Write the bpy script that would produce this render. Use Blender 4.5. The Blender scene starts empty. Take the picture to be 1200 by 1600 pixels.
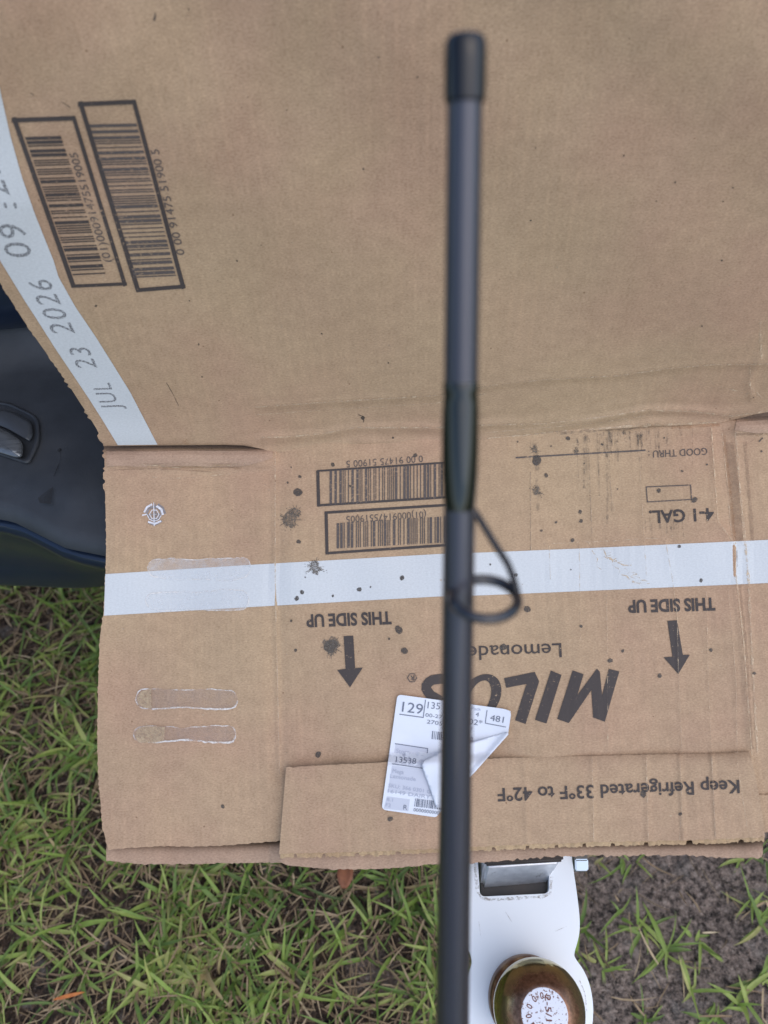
import bpy, bmesh, math, random
import numpy as np
from mathutils import Vector, Matrix, noise as mnoise

# ------------------------------------------------------------------ camera
FP = 1180.0; CX = 600.0; CY = 800.0; H = 1.04
D = np.array([80., -760., -1180.]); D /= np.linalg.norm(D); UP = -D
Fw = np.array([0, 0, -1.0]); YA = Fw - Fw.dot(UP) * UP; YA /= np.linalg.norm(YA)
XA = np.cross(YA, UP)
R = np.array([XA, YA, UP])                     # camera axes -> world axes
scene = bpy.context.scene
cam_d = bpy.data.cameras.new('camera'); cam = bpy.data.objects.new('camera', cam_d)
scene.collection.objects.link(cam); scene.camera = cam
cam_d.sensor_fit = 'VERTICAL'; cam_d.sensor_height = 36; cam_d.sensor_width = 27
cam_d.lens = 36 * FP / 1600
cam_d.clip_start = 0.01; cam_d.clip_end = 2000
cam.matrix_world = Matrix([[*R[0], 0], [*R[1], 0], [*R[2], H], [0, 0, 0, 1]])
cam_d.dof.use_dof = True; cam_d.dof.focus_distance = 0.54; cam_d.dof.aperture_fstop = 7.9

# ------------------------------------------------------------------ light
SUN_EL, SUN_ROT = math.radians(56), math.radians(137)
world = bpy.data.worlds.new('World'); scene.world = world; world.use_nodes = True
wn = world.node_tree; wn.nodes.clear()
sky = wn.nodes.new('ShaderNodeTexSky'); sky.sky_type = 'NISHITA'; sky.sun_disc = False
sky.sun_elevation = SUN_EL; sky.sun_rotation = SUN_ROT; sky.air_density = 1.0; sky.dust_density = 1.2; sky.ozone_density = 1.0
bg = wn.nodes.new('ShaderNodeBackground'); bg.inputs[1].default_value = 0.15
wo = wn.nodes.new('ShaderNodeOutputWorld')
wn.links.new(sky.outputs[0], bg.inputs[0]); wn.links.new(bg.outputs[0], wo.inputs[0])
sl = bpy.data.lights.new('sun', 'SUN'); sl.energy = 1.0; sl.angle = math.radians(95); sl.color = (1, .93, .84)
sun = bpy.data.objects.new('sun', sl); scene.collection.objects.link(sun)
sd = Vector((math.sin(SUN_ROT) * math.cos(SUN_EL), math.cos(SUN_ROT) * math.cos(SUN_EL), math.sin(SUN_EL)))
sun.rotation_euler = sd.to_track_quat('Z', 'Y').to_euler()
sun.location = (0, 0, 5)
scene.view_settings.view_transform = 'Standard'; scene.view_settings.look = 'None'
scene.view_settings.exposure = 0.67; scene.view_settings.gamma = 1.0; scene.view_settings.use_curve_mapping = False

rng = random.Random(7)
nr = np.random.RandomState(11)
C = scene.collection

# ------------------------------------------------------------------ helpers
def rays(p):
    p = np.atleast_2d(np.asarray(p, float))
    return np.stack([(p[:, 0] - CX) / FP, -(p[:, 1] - CY) / FP, -np.ones(len(p))], 1)
def at(px, py, Z):
    return R @ (rays([(px, py)])[0] * Z) + np.array([0, 0, H])
def at_z(px, py, z):
    r = R @ rays([(px, py)])[0]; t = (z - H) / r[2]
    return r * t + np.array([0, 0, H])

class NT:
    def __init__(s, name):
        s.m = bpy.data.materials.new(name); s.m.use_nodes = True
        s.t = s.m.node_tree; s.t.nodes.clear()
        s.out = s.n('ShaderNodeOutputMaterial')
    def n(s, t, **kw):
        x = s.t.nodes.new(t)
        for k, v in kw.items():
            if k in x.inputs.keys(): s.set(x.inputs[k], v)
            else: setattr(x, k, v)
        return x
    def set(s, i, v):
        if isinstance(v, bpy.types.NodeSocket): s.t.links.new(v, i)
        elif isinstance(v, bpy.types.Node): s.t.links.new(v.outputs[0], i)
        else:
            if i.type == 'RGBA' and len(v) == 3: v = (*v, 1)
            i.default_value = v
    def l(s, a, b): s.t.links.new(a, b)
    def uv(s, scale=(1, 1, 1), coord='UV'):
        tc = s.n('ShaderNodeTexCoord'); mp = s.n('ShaderNodeMapping')
        s.l(tc.outputs[coord], mp.inputs[0]); mp.inputs['Scale'].default_value = scale
        return mp.outputs[0]
    def noise(s, vec, scale=1, detail=3, rough=.5, dist=0):
        x = s.n('ShaderNodeTexNoise'); s.l(vec, x.inputs['Vector'])
        x.inputs['Scale'].default_value = scale; x.inputs['Detail'].default_value = detail
        x.inputs['Roughness'].default_value = rough; x.inputs['Distortion'].default_value = dist
        return x.outputs['Fac']
    def ramp(s, f, a, b, lo=0., hi=1.):
        x = s.n('ShaderNodeMapRange'); s.set(x.inputs['Value'], f)
        x.inputs['From Min'].default_value = a; x.inputs['From Max'].default_value = b
        x.inputs['To Min'].default_value = lo; x.inputs['To Max'].default_value = hi
        return x.outputs[0]
    def mix(s, f, a, b, mode='MIX'):
        x = s.n('ShaderNodeMix'); x.data_type = 'RGBA'; x.blend_type = mode
        s.set(x.inputs['Factor'], f); s.set(x.inputs[6], a); s.set(x.inputs[7], b)
        return x.outputs[2]
    def math(s, op, a, b=0.):
        x = s.n('ShaderNodeMath'); x.operation = op; s.set(x.inputs[0], a); s.set(x.inputs[1], b)
        return x.outputs[0]
    def bump(s, h, strength=.5, dist=.001, prev=None):
        x = s.n('ShaderNodeBump'); s.set(x.inputs['Height'], h)
        x.inputs['Strength'].default_value = strength; x.inputs['Distance'].default_value = dist
        if prev is not None: s.l(prev, x.inputs['Normal'])
        return x.outputs[0]
    def bsdf(s, **kw):
        x = s.n('ShaderNodeBsdfPrincipled')
        for k, v in kw.items(): s.set(x.inputs[k.replace('_', ' ')], v)
        return x
    def done(s, sh):
        s.t.links.new(sh.outputs[0] if isinstance(sh, bpy.types.Node) else sh, s.out.inputs[0]); return s.m

def card_color(t, base=(.378, .262, .166), alt=(.370, .243, .160), alt2=(.378, .270, .168)):
    big = t.noise(t.uv((1, 1, 1)), 14, 3)
    c = t.mix(t.ramp(big, .38, .62), base, alt)
    c = t.mix(t.ramp(t.noise(t.uv((1, 1, 1)), 5, 2), .5, .7), c, alt2)
    fib = t.noise(t.uv((1, 1.8, 1)), 620, 5, .75)
    c = t.mix(t.ramp(fib, .30, .70, .0, 1.), t.mix(1., c, (.74, .71, .68), 'MULTIPLY'), t.mix(1., c, (1.27, 1.29, 1.31), 'MULTIPLY'))
    md = t.noise(t.uv((1, 1.3, 1)), 95, 4, .65)
    c = t.mix(t.ramp(md, .35, .65), t.mix(1., c, (.93, .925, .92), 'MULTIPLY'), t.mix(1., c, (1.06, 1.06, 1.06), 'MULTIPLY'))
    # light and dark fibre flecks
    fl = t.noise(t.uv((1, 2.6, 1)), 1500, 2, .5)
    c = t.mix(t.ramp(fl, .70, .78, 0, .55), c, (.62, .52, .40))
    fd = t.noise(t.uv((1.7, 1, 1)), 520, 2, .4)
    c = t.mix(t.ramp(fd, .745, .80, 0, .75), c, (.12, .07, .04))
    wv = t.n('ShaderNodeTexWave'); wv.wave_type = 'BANDS'; wv.bands_direction = 'X'; t.l(t.uv((1, .25, 1)), wv.inputs['Vector'])
    wv.inputs['Scale'].default_value = 44; wv.inputs['Distortion'].default_value = 1.2; wv.inputs['Detail'].default_value = 3; wv.inputs['Detail Scale'].default_value = 3
    rub = t.math('MULTIPLY', t.ramp(wv.outputs['Fac'], .55, 1.), t.ramp(t.noise(t.uv(), 9, 4, .6), .42, .68, 0, .35))
    c = t.mix(rub, c, t.mix(1., c, (1.22, 1.2, 1.18), 'MULTIPLY'))
    v = t.n('ShaderNodeTexVoronoi'); v.inputs['Scale'].default_value = 60; t.l(t.uv(), v.inputs['Vector'])
    sp = t.math('LESS_THAN', v.outputs['Distance'], .035)
    c = t.mix(t.math('MULTIPLY', sp, .7), c, (.16, .09, .05))
    return c, fib
def card_bump(t, fib, k=1.):
    fl = t.n('ShaderNodeTexWave'); fl.wave_type = 'BANDS'; fl.bands_direction = 'X'
    t.l(t.uv(), fl.inputs['Vector']); fl.inputs['Scale'].default_value = 1 / .0075 / 2 * 1.0
    fl.inputs['Distortion'].default_value = .6; fl.inputs['Detail'].default_value = 2
    b = t.bump(fl.outputs['Fac'], .05 * k, .0006)
    b = t.bump(t.noise(t.uv((1, .35, 1)), 75, 4, .6), .07 * k, .0010, b)
    return t.bump(fib, .25, .00015, b)
def mat_card(name='corrugated_card', **kw):
    t = NT(name); c, fib = card_color(t, **kw)
    return t.done(t.bsdf(Base_Color=c, Roughness=.82, Normal=card_bump(t, fib), Specular_IOR_Level=.25))
def mat_on_card(name, col, wear=.62, wear2=.72, rough=.7, amount=.85, fibk=.12, scale=500):
    """ink or paint printed on card: fibres of the card show through where it is worn"""
    t = NT(name); c, fib = card_color(t)
    w = t.noise(t.uv((1, 1.5, 1)), scale, 4, .6)
    big = t.ramp(t.noise(t.uv(), 25, 3), .35, .7, -.06, .05)
    w = t.math('ADD', w, big)
    inkc = t.mix(t.ramp(fib, .3, .7), t.mix(1., col, (1 - fibk,) * 3, 'MULTIPLY'), t.mix(1., col, (1 + fibk,) * 3, 'MULTIPLY'))
    k = t.mix(t.ramp(w, wear, wear2, 0, amount), inkc, c)
    return t.done(t.bsdf(Base_Color=k, Roughness=rough, Normal=card_bump(t, fib, .8), Specular_IOR_Level=.3))
def mat_film(name, col, lo, hi, a=.35, b=.65, scale=300, rough=.8):
    """thin deposit: partly transparent where the deposit is thin"""
    t = NT(name)
    al = t.ramp(t.noise(t.uv(), scale, 4, .65), a, b, lo, hi)
    return t.done(t.bsdf(Base_Color=col, Roughness=rough, Alpha=al))
def mat_simple(name, col, rough=.5, metal=0., nz=None, **kw):
    t = NT(name); c = col
    if nz: c = t.mix(t.ramp(t.noise(t.uv((1, 1, 1), 'Object'), nz[0], 4, .6), .35, .65), col, nz[1])
    return t.done(t.bsdf(Base_Color=c, Roughness=rough, Metallic=metal, **kw))

M = {}
M['card'] = mat_card()
M['card_inner'] = mat_card('card_torn_liner', base=(.37, .255, .178), alt=(.35, .235, .165), alt2=(.38, .265, .185))
M['ink'] = mat_on_card('black_ink', (.055, .045, .042))
M['ink_thin'] = mat_on_card('thin_black_ink', (.09, .075, .07), .55, .70, amount=.8)
M['dot_ink'] = mat_on_card('date_ink', (.16, .16, .17), .47, .58, amount=1., scale=900)
t = NT('date_ink_on_white')
w = t.noise(t.uv((1, 1, 1)), 1300, 3, .6)
M['dot_ink'] = t.done(t.bsdf(Base_Color=(.12, .12, .13), Roughness=.8, Alpha=t.ramp(w, .40, .58, .95, .15)))
M['white'] = mat_on_card('white_paint_stripe', (.52, .54, .55), .70, .80, fibk=.11, amount=.6)
M['scuff'] = mat_film('scuffed_fibre', (.60, .46, .31), .0, .8, .40, .66, 260)
M['groove'] = mat_film('dark_groove', (.17, .11, .07), .05, .7, .35, .65, 300)
M['stain'] = mat_film('oil_stain', (.055, .045, .038), .35, .95, .3, .6, 900, .6)
M['stain_light'] = mat_film('dried_splat', (.12, .10, .08), .05, .85, .35, .6, 800, .7)
M['streak'] = mat_film('dirt_streak', (.09, .08, .07), .0, .5, .40, .75, 260)
M['rust_rub'] = mat_film('rust_rub', (.35, .17, .07), .0, .4, .3, .75, 260)
M['glue'] = mat_film('dried_glue', (.40, .31, .27), .12, .32, .3, .7, 120, .35)
M['glue_white'] = mat_film('dried_glue_on_white', (.72, .74, .76), .12, .38, .3, .7, 120, .35)
M['glue_rim'] = mat_film('glue_edge', (.72, .69, .66), .0, .75, .42, .62, 110, .35)
M['glue_scab'] = mat_film('torn_glue_scab', (.48, .36, .23), .2, .8, .3, .65, 300)
M['label'] = mat_simple('label_paper', (.64, .67, .73), .55, nz=(40, (.60, .63, .69)))
M['label_grey'] = mat_simple('label_grey_panel', (.48, .50, .57), .6)
M['label_ink'] = mat_simple('label_ink', (.13, .15, .20), .6)
M['label_ink_pale'] = mat_simple('label_ink_pale', (.34, .37, .46), .6)
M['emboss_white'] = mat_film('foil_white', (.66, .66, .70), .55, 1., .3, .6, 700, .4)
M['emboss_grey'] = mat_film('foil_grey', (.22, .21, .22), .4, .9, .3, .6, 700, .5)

# ------------------------------------------------------------------ objects
def ebase(name, loc, label, cat):
    o = bpy.data.objects.new(name, None); C.objects.link(o); o.location = loc; o.empty_display_size = .05
    o['label'] = label; o['category'] = cat
    bpy.context.view_layer.update()
    return o
def link(name, me, mat, parent=None, smooth=False, kind=None):
    o = bpy.data.objects.new(name, me); C.objects.link(o)
    if mat is not None and not me.materials: me.materials.append(mat)
    if smooth: me.shade_smooth()
    if parent is not None:
        o.parent = parent
        root = parent
        while root.parent: root = root.parent
        if parent is root: o.matrix_parent_inverse = Matrix.Translation(-root.location)
    if kind: o['kind'] = kind
    return o
def mesh(name, v, f, uv=None):
    me = bpy.data.meshes.new(name); me.from_pydata([tuple(map(float, p)) for p in v], [], [tuple(map(int, q)) for q in f])
    if uv is not None:
        l = me.uv_layers.new(name='UVMap'); idx = np.empty(len(me.loops), np.int32)
        me.loops.foreach_get('vertex_index', idx)
        l.data.foreach_set('uv', np.asarray(uv, np.float32)[idx].ravel())
    me.update(); return me

# ------------------------------------------------------------------ cardboard surfaces
def pdist(p, poly):
    d = np.full(len(p), 1e9); poly = np.asarray(poly, float)
    for a, b in zip(poly[:-1], poly[1:]):
        ab = b - a; t_ = np.clip(((p - a) @ ab) / (ab @ ab), 0, 1)
        d = np.minimum(d, np.hypot(*(p - a - t_[:, None] * ab).T))
    return d
def sdist(p, poly):
    """signed distance to a polyline (positive on the right-hand side in pixels)"""
    d = np.full(len(p), 1e9); s = np.zeros(len(p)); poly = np.asarray(poly, float)
    for a, b in zip(poly[:-1], poly[1:]):
        ab = b - a; t_ = np.clip(((p - a) @ ab) / (ab @ ab), 0, 1)
        q = p - a - t_[:, None] * ab; dd = np.hypot(*q.T)
        m = dd < d; d[m] = dd[m]; s[m] = np.sign(ab[0] * q[m, 1] - ab[1] * q[m, 0])
    return d * s
def sig(x): return 1 / (1 + np.exp(-np.clip(x, -30, 30)))

ang = math.radians(3); rd = np.array([math.cos(ang), math.sin(ang), 0]); ud = np.array([-math.sin(ang), math.cos(ang), 0]); zd = np.array([0, 0, 1.])
PC = ud * .049 + np.array([0, 0, -.525])

CREASE_L = [(430, 690), (430, 905), (433, 1040), (437, 1210)]
CR_A = [(1112, 668), (1113, 690), (1118, 760), (1122, 815), (1132, 828), (1148, 850), (1150, 900), (1153, 925), (1162, 1000), (1175, 1180)]
CR_B = [(1128, 675), (1133, 720), (1138, 770), (1142, 830), (1150, 850)]
CR_C = [(1150, 675), (1156, 760), (1164, 845), (1170, 910), (1174, 1000), (1184, 1180)]
CRUMP = [([(920, 700), (923, 780), (926, 845)], .0007, 5), ([(950, 676), (954, 760), (960, 800)], .0008, 4), ([(997, 675), (1004, 800), (1010, 900)], .0005, 6),
         ([(1040, 846), (1050, 900), (1058, 960), (1060, 1050), (1066, 1180)], .0008, 4), ([(1104, 925), (1106, 1040), (1112, 1178)], .0007, 4),
         ([(858, 850), (860, 905)], .0006, 4), ([(905, 850), (907, 1000)], .0005, 4), ([(828, 700), (830, 860)], .0006, 5), ([(948, 930), (950, 1170)], .0005, 5),
         ([(1138, 920), (1150, 1060), (1152, 1180)], .0007, 4)]
LINE_A = [(399, 636), (470, 631), (538, 626.5), (681, 618), (760, 603), (850, 593), (967, 587), (1040, 576), (1112, 570), (1188, 569), (1300, 566)]
LINE_B = [(409, 683), (443, 683), (507, 677), (554, 668), (681, 668), (760, 664), (850, 662), (937, 652), (1013, 640), (1083, 643), (1142, 650), (1300, 630)]

def h_low(p):
    x, y = p.T
    h = .0016 * np.sin(x / 95 + 1.3) * np.sin(y / 120 + .4) + .0010 * np.sin(x / 47 + y / 80) + .0005 * np.sin(x / 21 - y / 55 + 2)
    h = h + .0008 * np.exp(-(pdist(p, CREASE_L) / 3.5) ** 2) - .0012 * sig((pdist(p, CREASE_L) * -1 + 14) / 4)
    m = (y < 1240)
    h += m * (-.0014 * sig(sdist(p, CR_A) * -1 / 2.) + .0013 * np.exp(-(pdist(p, CR_A) / 5) ** 2) - .0008 * np.exp(-(pdist(p, CR_B) / 5) ** 2) + .0008 * np.exp(-(pdist(p, CR_C) / 6) ** 2))
    for pl, a, w_ in CRUMP: h += .5 * a * np.exp(-(pdist(p, pl) / w_) ** 2)
    # fine ripples where the flutes are crushed
    rp = np.exp(-((x - 990) / 200) ** 2)
    h += rp * .00009 * np.sin(x / 2.9 + 1.2 * np.sin(y / 60)) * (.5 + .5 * np.sin(y / 37 + x / 60))
    # rolled top edge of the left wing
    k = sig((425 + 4 - x) / 5)
    yy = (y - 713) / 17.
    h += k * (.0045 * np.sqrt(np.clip(1 - yy ** 2, 0, 1)) - .012 * sig((698 - y) / 2.5) + .0012 * np.exp(-((y - 733 - 3 * np.sin(x / 40)) / 3.) ** 2))
    k = sig((x - 1146) / 4)
    h += k * (.003 * np.sqrt(np.clip(1 - ((y - 667) / 13.) ** 2, 0, 1)) - .010 * sig((652 - y) / 2.5))
    # bottom of the sheet sags a little
    h -= .004 * np.clip((y - 1240) / 110, 0, 1) ** 2 * (x < 440)
    return h
def h_up(p):
    x, y = p.T
    h = .0022 * np.sin(x / 190 + .8) * np.sin(y / 210) + .0010 * np.sin(x / 80 - y / 65 + 1) + .0005 * np.sin(x / 33 + y / 45)
    wing = np.clip((430 - x) / 430, 0, 1)
    h += .010 * wing ** 2 * np.clip((720 - y) / 400, 0, 1)
    h += .0030 * sig((430 - x) / 12) * np.exp(-((y - 695) / 30) ** 2)
    sA = sdist(p, LINE_A)                       # folded score line: a shallow step
    m = sig((x - 400) / 6)
    h += m * (.0010 * np.exp(-(sA / 5) ** 2) - .0016 * sig(sA / 4))
    sB = sdist(p, LINE_B)
    h += m * (.0014 * np.exp(-(sB / 5) ** 2) + .0012 * sig(sB / 4))
    h += m * .0022 * np.exp(-((sB - 24) / 6) ** 2) 
    h += m * sig((x - 760) / 40) * .0007 * np.sin(sB / 3.1 + x / 50) * np.exp(-((sB - 8) / 22) ** 2)
    h += .0012 * np.exp(-(pdist(p, [(1188, 560), (1170, 600), (1175, 620)]) / 6) ** 2)
    return h

class Surf:
    def __init__(s, sd_, hf):
        s.s = sd_ / np.linalg.norm(sd_); n = np.cross(rd, s.s); s.n = n * np.sign(n[2]); s.hf = hf
    def pt(s, p, off=0.):
        p = np.atleast_2d(np.asarray(p, float)); q = rays(p)
        t_ = (s.n @ PC) / (q @ s.n)
        c = q * (t_ - s.hf(p) - off)[:, None]
        return c @ R.T + np.array([0, 0, H])
    def uv(s, p):
        q = rays(p); c = q * ((s.n @ PC) / (q @ s.n))[:, None] - PC
        return np.stack([c @ rd + 1, c @ s.s + 1], 1)
LOW = Surf(-ud * .983 + zd * .184, h_low)
UPP = Surf(ud * .68 + zd * .73, h_up)
FLAP = Surf(-ud * .983 + zd * .184, lambda p: .0055 + .0010 * np.sin(p[:, 0] / 95 + 1.3) + .0006 * np.sin(p[:, 0] / 37 + p[:, 1] / 60)
            - .0040 * np.exp(-np.clip(p[:, 1] - 1176, 0, 99) / 9.) + sum(a * np.exp(-(pdist(p, pl) / w_) ** 2) for pl, a, w_ in
            [([(1062, 1180), (1068, 1315)], .0007, 4), ([(1010, 1180), (1013, 1315)], .0006, 5), ([(1112, 1178), (1120, 1312)], .0007, 4), ([(820, 1180), (824, 1318)], .0004, 5), ([(925, 1180), (927, 1318)], .0005, 5)]))
UNDER = Surf(-ud * .983 + zd * .184, lambda p: -.0050 + .0012 * np.sin(p[:, 0] / 60) + .0006 * np.sin(p[:, 0] / 17 + 1) - .004 * np.exp(-(p[:, 1] - 1318) / 6.) - .0035 * (p[:, 0] < 440) * np.clip((440 - p[:, 0]) / 20, 0, 1))

def ipoly(poly, n, jit=0., seed=0):
    poly = np.asarray(poly, float); d = np.r_[0, np.cumsum(np.hypot(*np.diff(poly, axis=0).T))]
    t_ = np.linspace(0, d[-1], n)
    # rounded through the control points
    o = np.stack([np.interp(t_, d, poly[:, 0]), np.interp(t_, d, poly[:, 1])], 1)
    if jit:
        r_ = np.random.RandomState(seed); a = r_.randn(n, 2); k = np.array([.25, .5, .25])
        b = np.stack([np.convolve(a[:, i], k, 'same') for i in (0, 1)], 1)
        o += jit * b
    return o
def yon(poly, x):
    poly = np.asarray(poly, float); return np.interp(x, poly[:, 0], poly[:, 1])
def xon(poly, y):
    poly = np.asarray(poly, float); o = np.argsort(poly[:, 1]); return np.interp(y, poly[o, 1], poly[o, 0])
def sheet(name, surf, P, mat, parent, thick=.0035, off=0.):
    """P: (rows, cols, 2) pixel grid laid on the surface, given real thickness"""
    r, c = P.shape[:2]; q = P.reshape(-1, 2)
    front = surf.pt(q, off); back = surf.pt(q, off - thick)
    v = np.vstack([front, back]); N = r * c
    i = np.arange(N).reshape(r, c)
    a, b, d_, e = i[:-1, :-1].ravel(), i[:-1, 1:].ravel(), i[1:, 1:].ravel(), i[1:, :-1].ravel()
    f = list(np.stack([a, b, d_, e], 1)) + list(np.stack([e, d_, b, a], 1) + N)
    rim = list(i[0, :]) + list(i[1:, -1]) + list(i[-1, -2::-1]) + list(i[-2:0:-1, 0])
    for u_, w_ in zip(rim, rim[1:] + rim[:1]): f.append((w_, u_, u_ + N, w_ + N))
    uv = surf.uv(q); me = mesh(name, v, f, np.vstack([uv, uv + .003]))
    me.polygons.foreach_set('use_smooth', [True] * len(me.polygons))
    try: me.set_sharp_from_angle(angle=math.radians(50))
    except Exception: pass
    return link(name, me, mat, parent)

class Decal:
    """flat print laid on a surface, collected into one mesh"""
    def __init__(s, surf, off=.0005): s.v = []; s.f = []; s.surf = surf; s.off = off + .00015
    def add(s, v, f):
        k = len(s.v); s.v += [tuple(p) for p in v]; s.f += [tuple(i + k for i in q) for q in f]
    def quad(s, a, b, c, d, step=6.):
        a, b, c, d = map(lambda z: np.asarray(z, float), (a, b, c, d))
        nu_ = max(1, int(max(np.hypot(*(b - a)), np.hypot(*(c - d))) / step)); nv = max(1, int(max(np.hypot(*(d - a)), np.hypot(*(c - b))) / step))
        V = [(a * (1 - i / nu_) + b * i / nu_) * (1 - j / nv) + (d * (1 - i / nu_) + c * i / nu_) * j / nv for j in range(nv + 1) for i in range(nu_ + 1)]
        s.add(V, [(j * (nu_ + 1) + i, j * (nu_ + 1) + i + 1, (j + 1) * (nu_ + 1) + i + 1, (j + 1) * (nu_ + 1) + i) for j in range(nv) for i in range(nu_)])
    def line(s, pts, w, jit=0.):
        pts = np.asarray(pts, float)
        L = np.hypot(*np.diff(pts, axis=0).T).sum(); n = max(2, int(L / 6)); P = ipoly(pts, n)
        T = np.gradient(P, axis=0); T /= np.hypot(*T.T)[:, None] + 1e-9; Nn = np.stack([-T[:, 1], T[:, 0]], 1)
        ww = w / 2 * (1 + jit * nr.randn(n)) if jit else np.full(n, w / 2)
        A = P + Nn * ww[:, None]; B = P - Nn * ww[:, None]
        s.add(np.vstack([A, B]), [(i, i + 1, n + i + 1, n + i) for i in range(n - 1)])
    def loft(s, A, B, n=None, rows=None):
        A = np.asarray(A, float); B = np.asarray(B, float)
        L = np.hypot(*np.diff(A, axis=0).T).sum(); n = n or int(L / 8); a = ipoly(A, n); b = ipoly(B, n)
        rows = rows or max(1, int(np.max(np.hypot(*(a - b).T)) / 8))
        V = np.vstack([a * (1 - j / rows) + b * j / rows for j in range(rows + 1)])
        s.add(V, [(j * n + i, j * n + i + 1, (j + 1) * n + i + 1, (j + 1) * n + i) for j in range(rows) for i in range(n - 1)])
    def frame(s, q, w, gap=1.):
        q = [np.asarray(z, float) for z in q]; c = sum(q) / 4
        for i in range(4):
            a, b = q[i], q[(i + 1) % 4]; d_ = (b - a) / np.hypot(*(b - a)); n_ = np.array([-d_[1], d_[0]])
            if (c - a) @ n_ < 0: n_ = -n_
            ww = w[i] if hasattr(w, '__len__') else w
            s.quad(a, b, b + n_ * ww, a + n_ * ww)
    def bars(s, a, b, c, d, seed, n=39, wide=2.6):
        """bars run a->d to b->c, stepping from a to b"""
        a, b, c, d = map(lambda z: np.asarray(z, float), (a, b, c, d))
        r_ = random.Random(seed); ws = []
        for i in range(2 * n - 1): ws.append(wide if r_.random() < .4 else 1.)
        tot = sum(ws); x = 0
        for i, w_ in enumerate(ws):
            if i % 2 == 0:
                u0, u1 = x / tot, (x + w_) / tot
                s.quad(a + (b - a) * u0, a + (b - a) * u1, d + (c - d) * u1, d + (c - d) * u0)
            x += w_
    def poly(s, pts, step=6.):
        bm = bmesh.new(); vs = [bm.verts.new((x, y, 0)) for x, y in pts]; f0 = bm.faces.new(vs); f0.normal_update()
        bmesh.ops.triangulate(bm, faces=bm.faces[:])
        for _ in range(6):
            es = [e for e in bm.edges if e.calc_length() > step]
            if not es: break
            bmesh.ops.subdivide_edges(bm, edges=es, cuts=1); bmesh.ops.triangulate(bm, faces=[f for f in bm.faces if len(f.verts) > 3])
        bm.verts.index_update()
        s.add([(v.co.x, v.co.y) for v in bm.verts], [[v.index for v in f.verts] for f in bm.faces]); bm.free()
    def blob(s, x, y, r_, seed=0, rag=.18, sx=1.):
        q = random.Random(seed * 131 + int(x * 7 + y)); n = 16; ph = q.random() * 6
        P = []
        for i in range(n):
            a = 2 * math.pi * i / n; k = 1 + rag * (q.random() - .5) * 2 + .1 * math.sin(2 * a + ph)
            P.append((x + r_ * k * math.cos(a) * sx, y + r_ * k * math.sin(a)))
        s.add([(x, y)] + P, [(0, 1 + i, 1 + (i + 1) % n) for i in range(n)])
    def text(s, body, p0, p1, hv, bold=0., spacing=1.):
        V, F, w_, cap = text_mesh(body, bold, spacing)
        p0 = np.asarray(p0, float); p1 = np.asarray(p1, float); hv = np.asarray(hv, float)
        P = p0 + np.outer(V[:, 0] / w_, p1 - p0) + np.outer(V[:, 1] / cap, hv)
        s.add(P, F)
    def build(s, name, mat, parent, label=None):
        p = np.array(s.v); v = s.surf.pt(p, s.off)
        me = mesh(name, v, s.f, s.surf.uv(p))
        o = link(name, me, mat, parent)
        if label: o['label'] = label
        return o
    def flush(s, name, mat, parent, kind=None):
        o = s.build(name, mat, parent); s.v = []; s.f = []
        if kind: o['kind'] = kind
        return o
_tc = {}
def text_mesh(body, bold=0., spacing=1.):
    key = (body, bold, spacing)
    if key in _tc: return _tc[key]
    def conv(b):
        cu = bpy.data.curves.new('t', 'FONT'); cu.body = b; cu.size = 1; cu.offset = bold; cu.space_character = spacing; cu.resolution_u = 3
        ob = bpy.data.objects.new('t', cu); C.objects.link(ob); bpy.context.view_layer.update()
        me = bpy.data.meshes.new_from_object(ob.evaluated_get(bpy.context.evaluated_depsgraph_get()))
        V = np.array([v.co[:2] for v in me.vertices]); F = [list(p.vertices) for p in me.polygons]
        bpy.data.objects.remove(ob); bpy.data.curves.remove(cu); bpy.data.meshes.remove(me)
        return V, F
    V, F = conv(body); HV, _ = conv('H')
    x0 = V[:, 0].min(); V[:, 0] -= x0
    _tc[key] = (V, F, V[:, 0].max(), HV[:, 1].max())
    return _tc[key]

# ------------------------------------------------------------------ ground
def gh(x, y):
    return .010 * mnoise.noise((x * 5, y * 5, 0)) + .006 * mnoise.noise((x * 19, y * 19, 3)) + .003 * mnoise.noise((x * 55, y * 55, 7))
def axis(lo, hi, step, far):
    a = list(np.arange(lo, hi, step)); k = step
    left = []; x = lo
    while x > -far: k *= 1.35; x -= k; left.append(x)
    k = step; right = []; x = a[-1]
    while x < far: k *= 1.35; x += k; right.append(x)
    return left[::-1] + a + right
xs = axis(-.85, .75, .009, 400); ys = axis(-.35, .95, .009, 400)
GV = [(x, y, gh(x, y) if (-1.2 < x < 1.1 and -.7 < y < 1.3) else 0) for y in ys for x in xs]
nx = len(xs)
GF = [(j * nx + i, j * nx + i + 1, (j + 1) * nx + i + 1, (j + 1) * nx + i) for j in range(len(ys) - 1) for i in range(nx - 1)]
t = NT('soil')
oc = t.uv((1, 1, 1), 'Object')
c = t.mix(t.ramp(t.noise(oc, 120, 6, .8), .40, .62), (.028, .020, .016), (.56, .43, .35))
sx = t.n('ShaderNodeSeparateXYZ'); t.l(oc, sx.inputs[0])
left = t.ramp(t.math('ADD', sx.outputs[0], t.math('MULTIPLY', t.math('SUBTRACT', t.noise(oc, 9, 4, .6), .5), .7)), -.06, .10, 1., 0.)
c = t.mix(left, c, t.mix(1., c, (.30, .235, .18), 'MULTIPLY'))     # leaf mould under the grass, bare pinkish soil on the right
c = t.mix(t.ramp(t.noise(oc, 22, 5, .65), .56, .66, 0, .45), c, (.40, .36, .32))
c = t.mix(t.ramp(t.noise(oc, 240, 3, .6), .60, .72, 0, .6), c, (.55, .48, .42))
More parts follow.
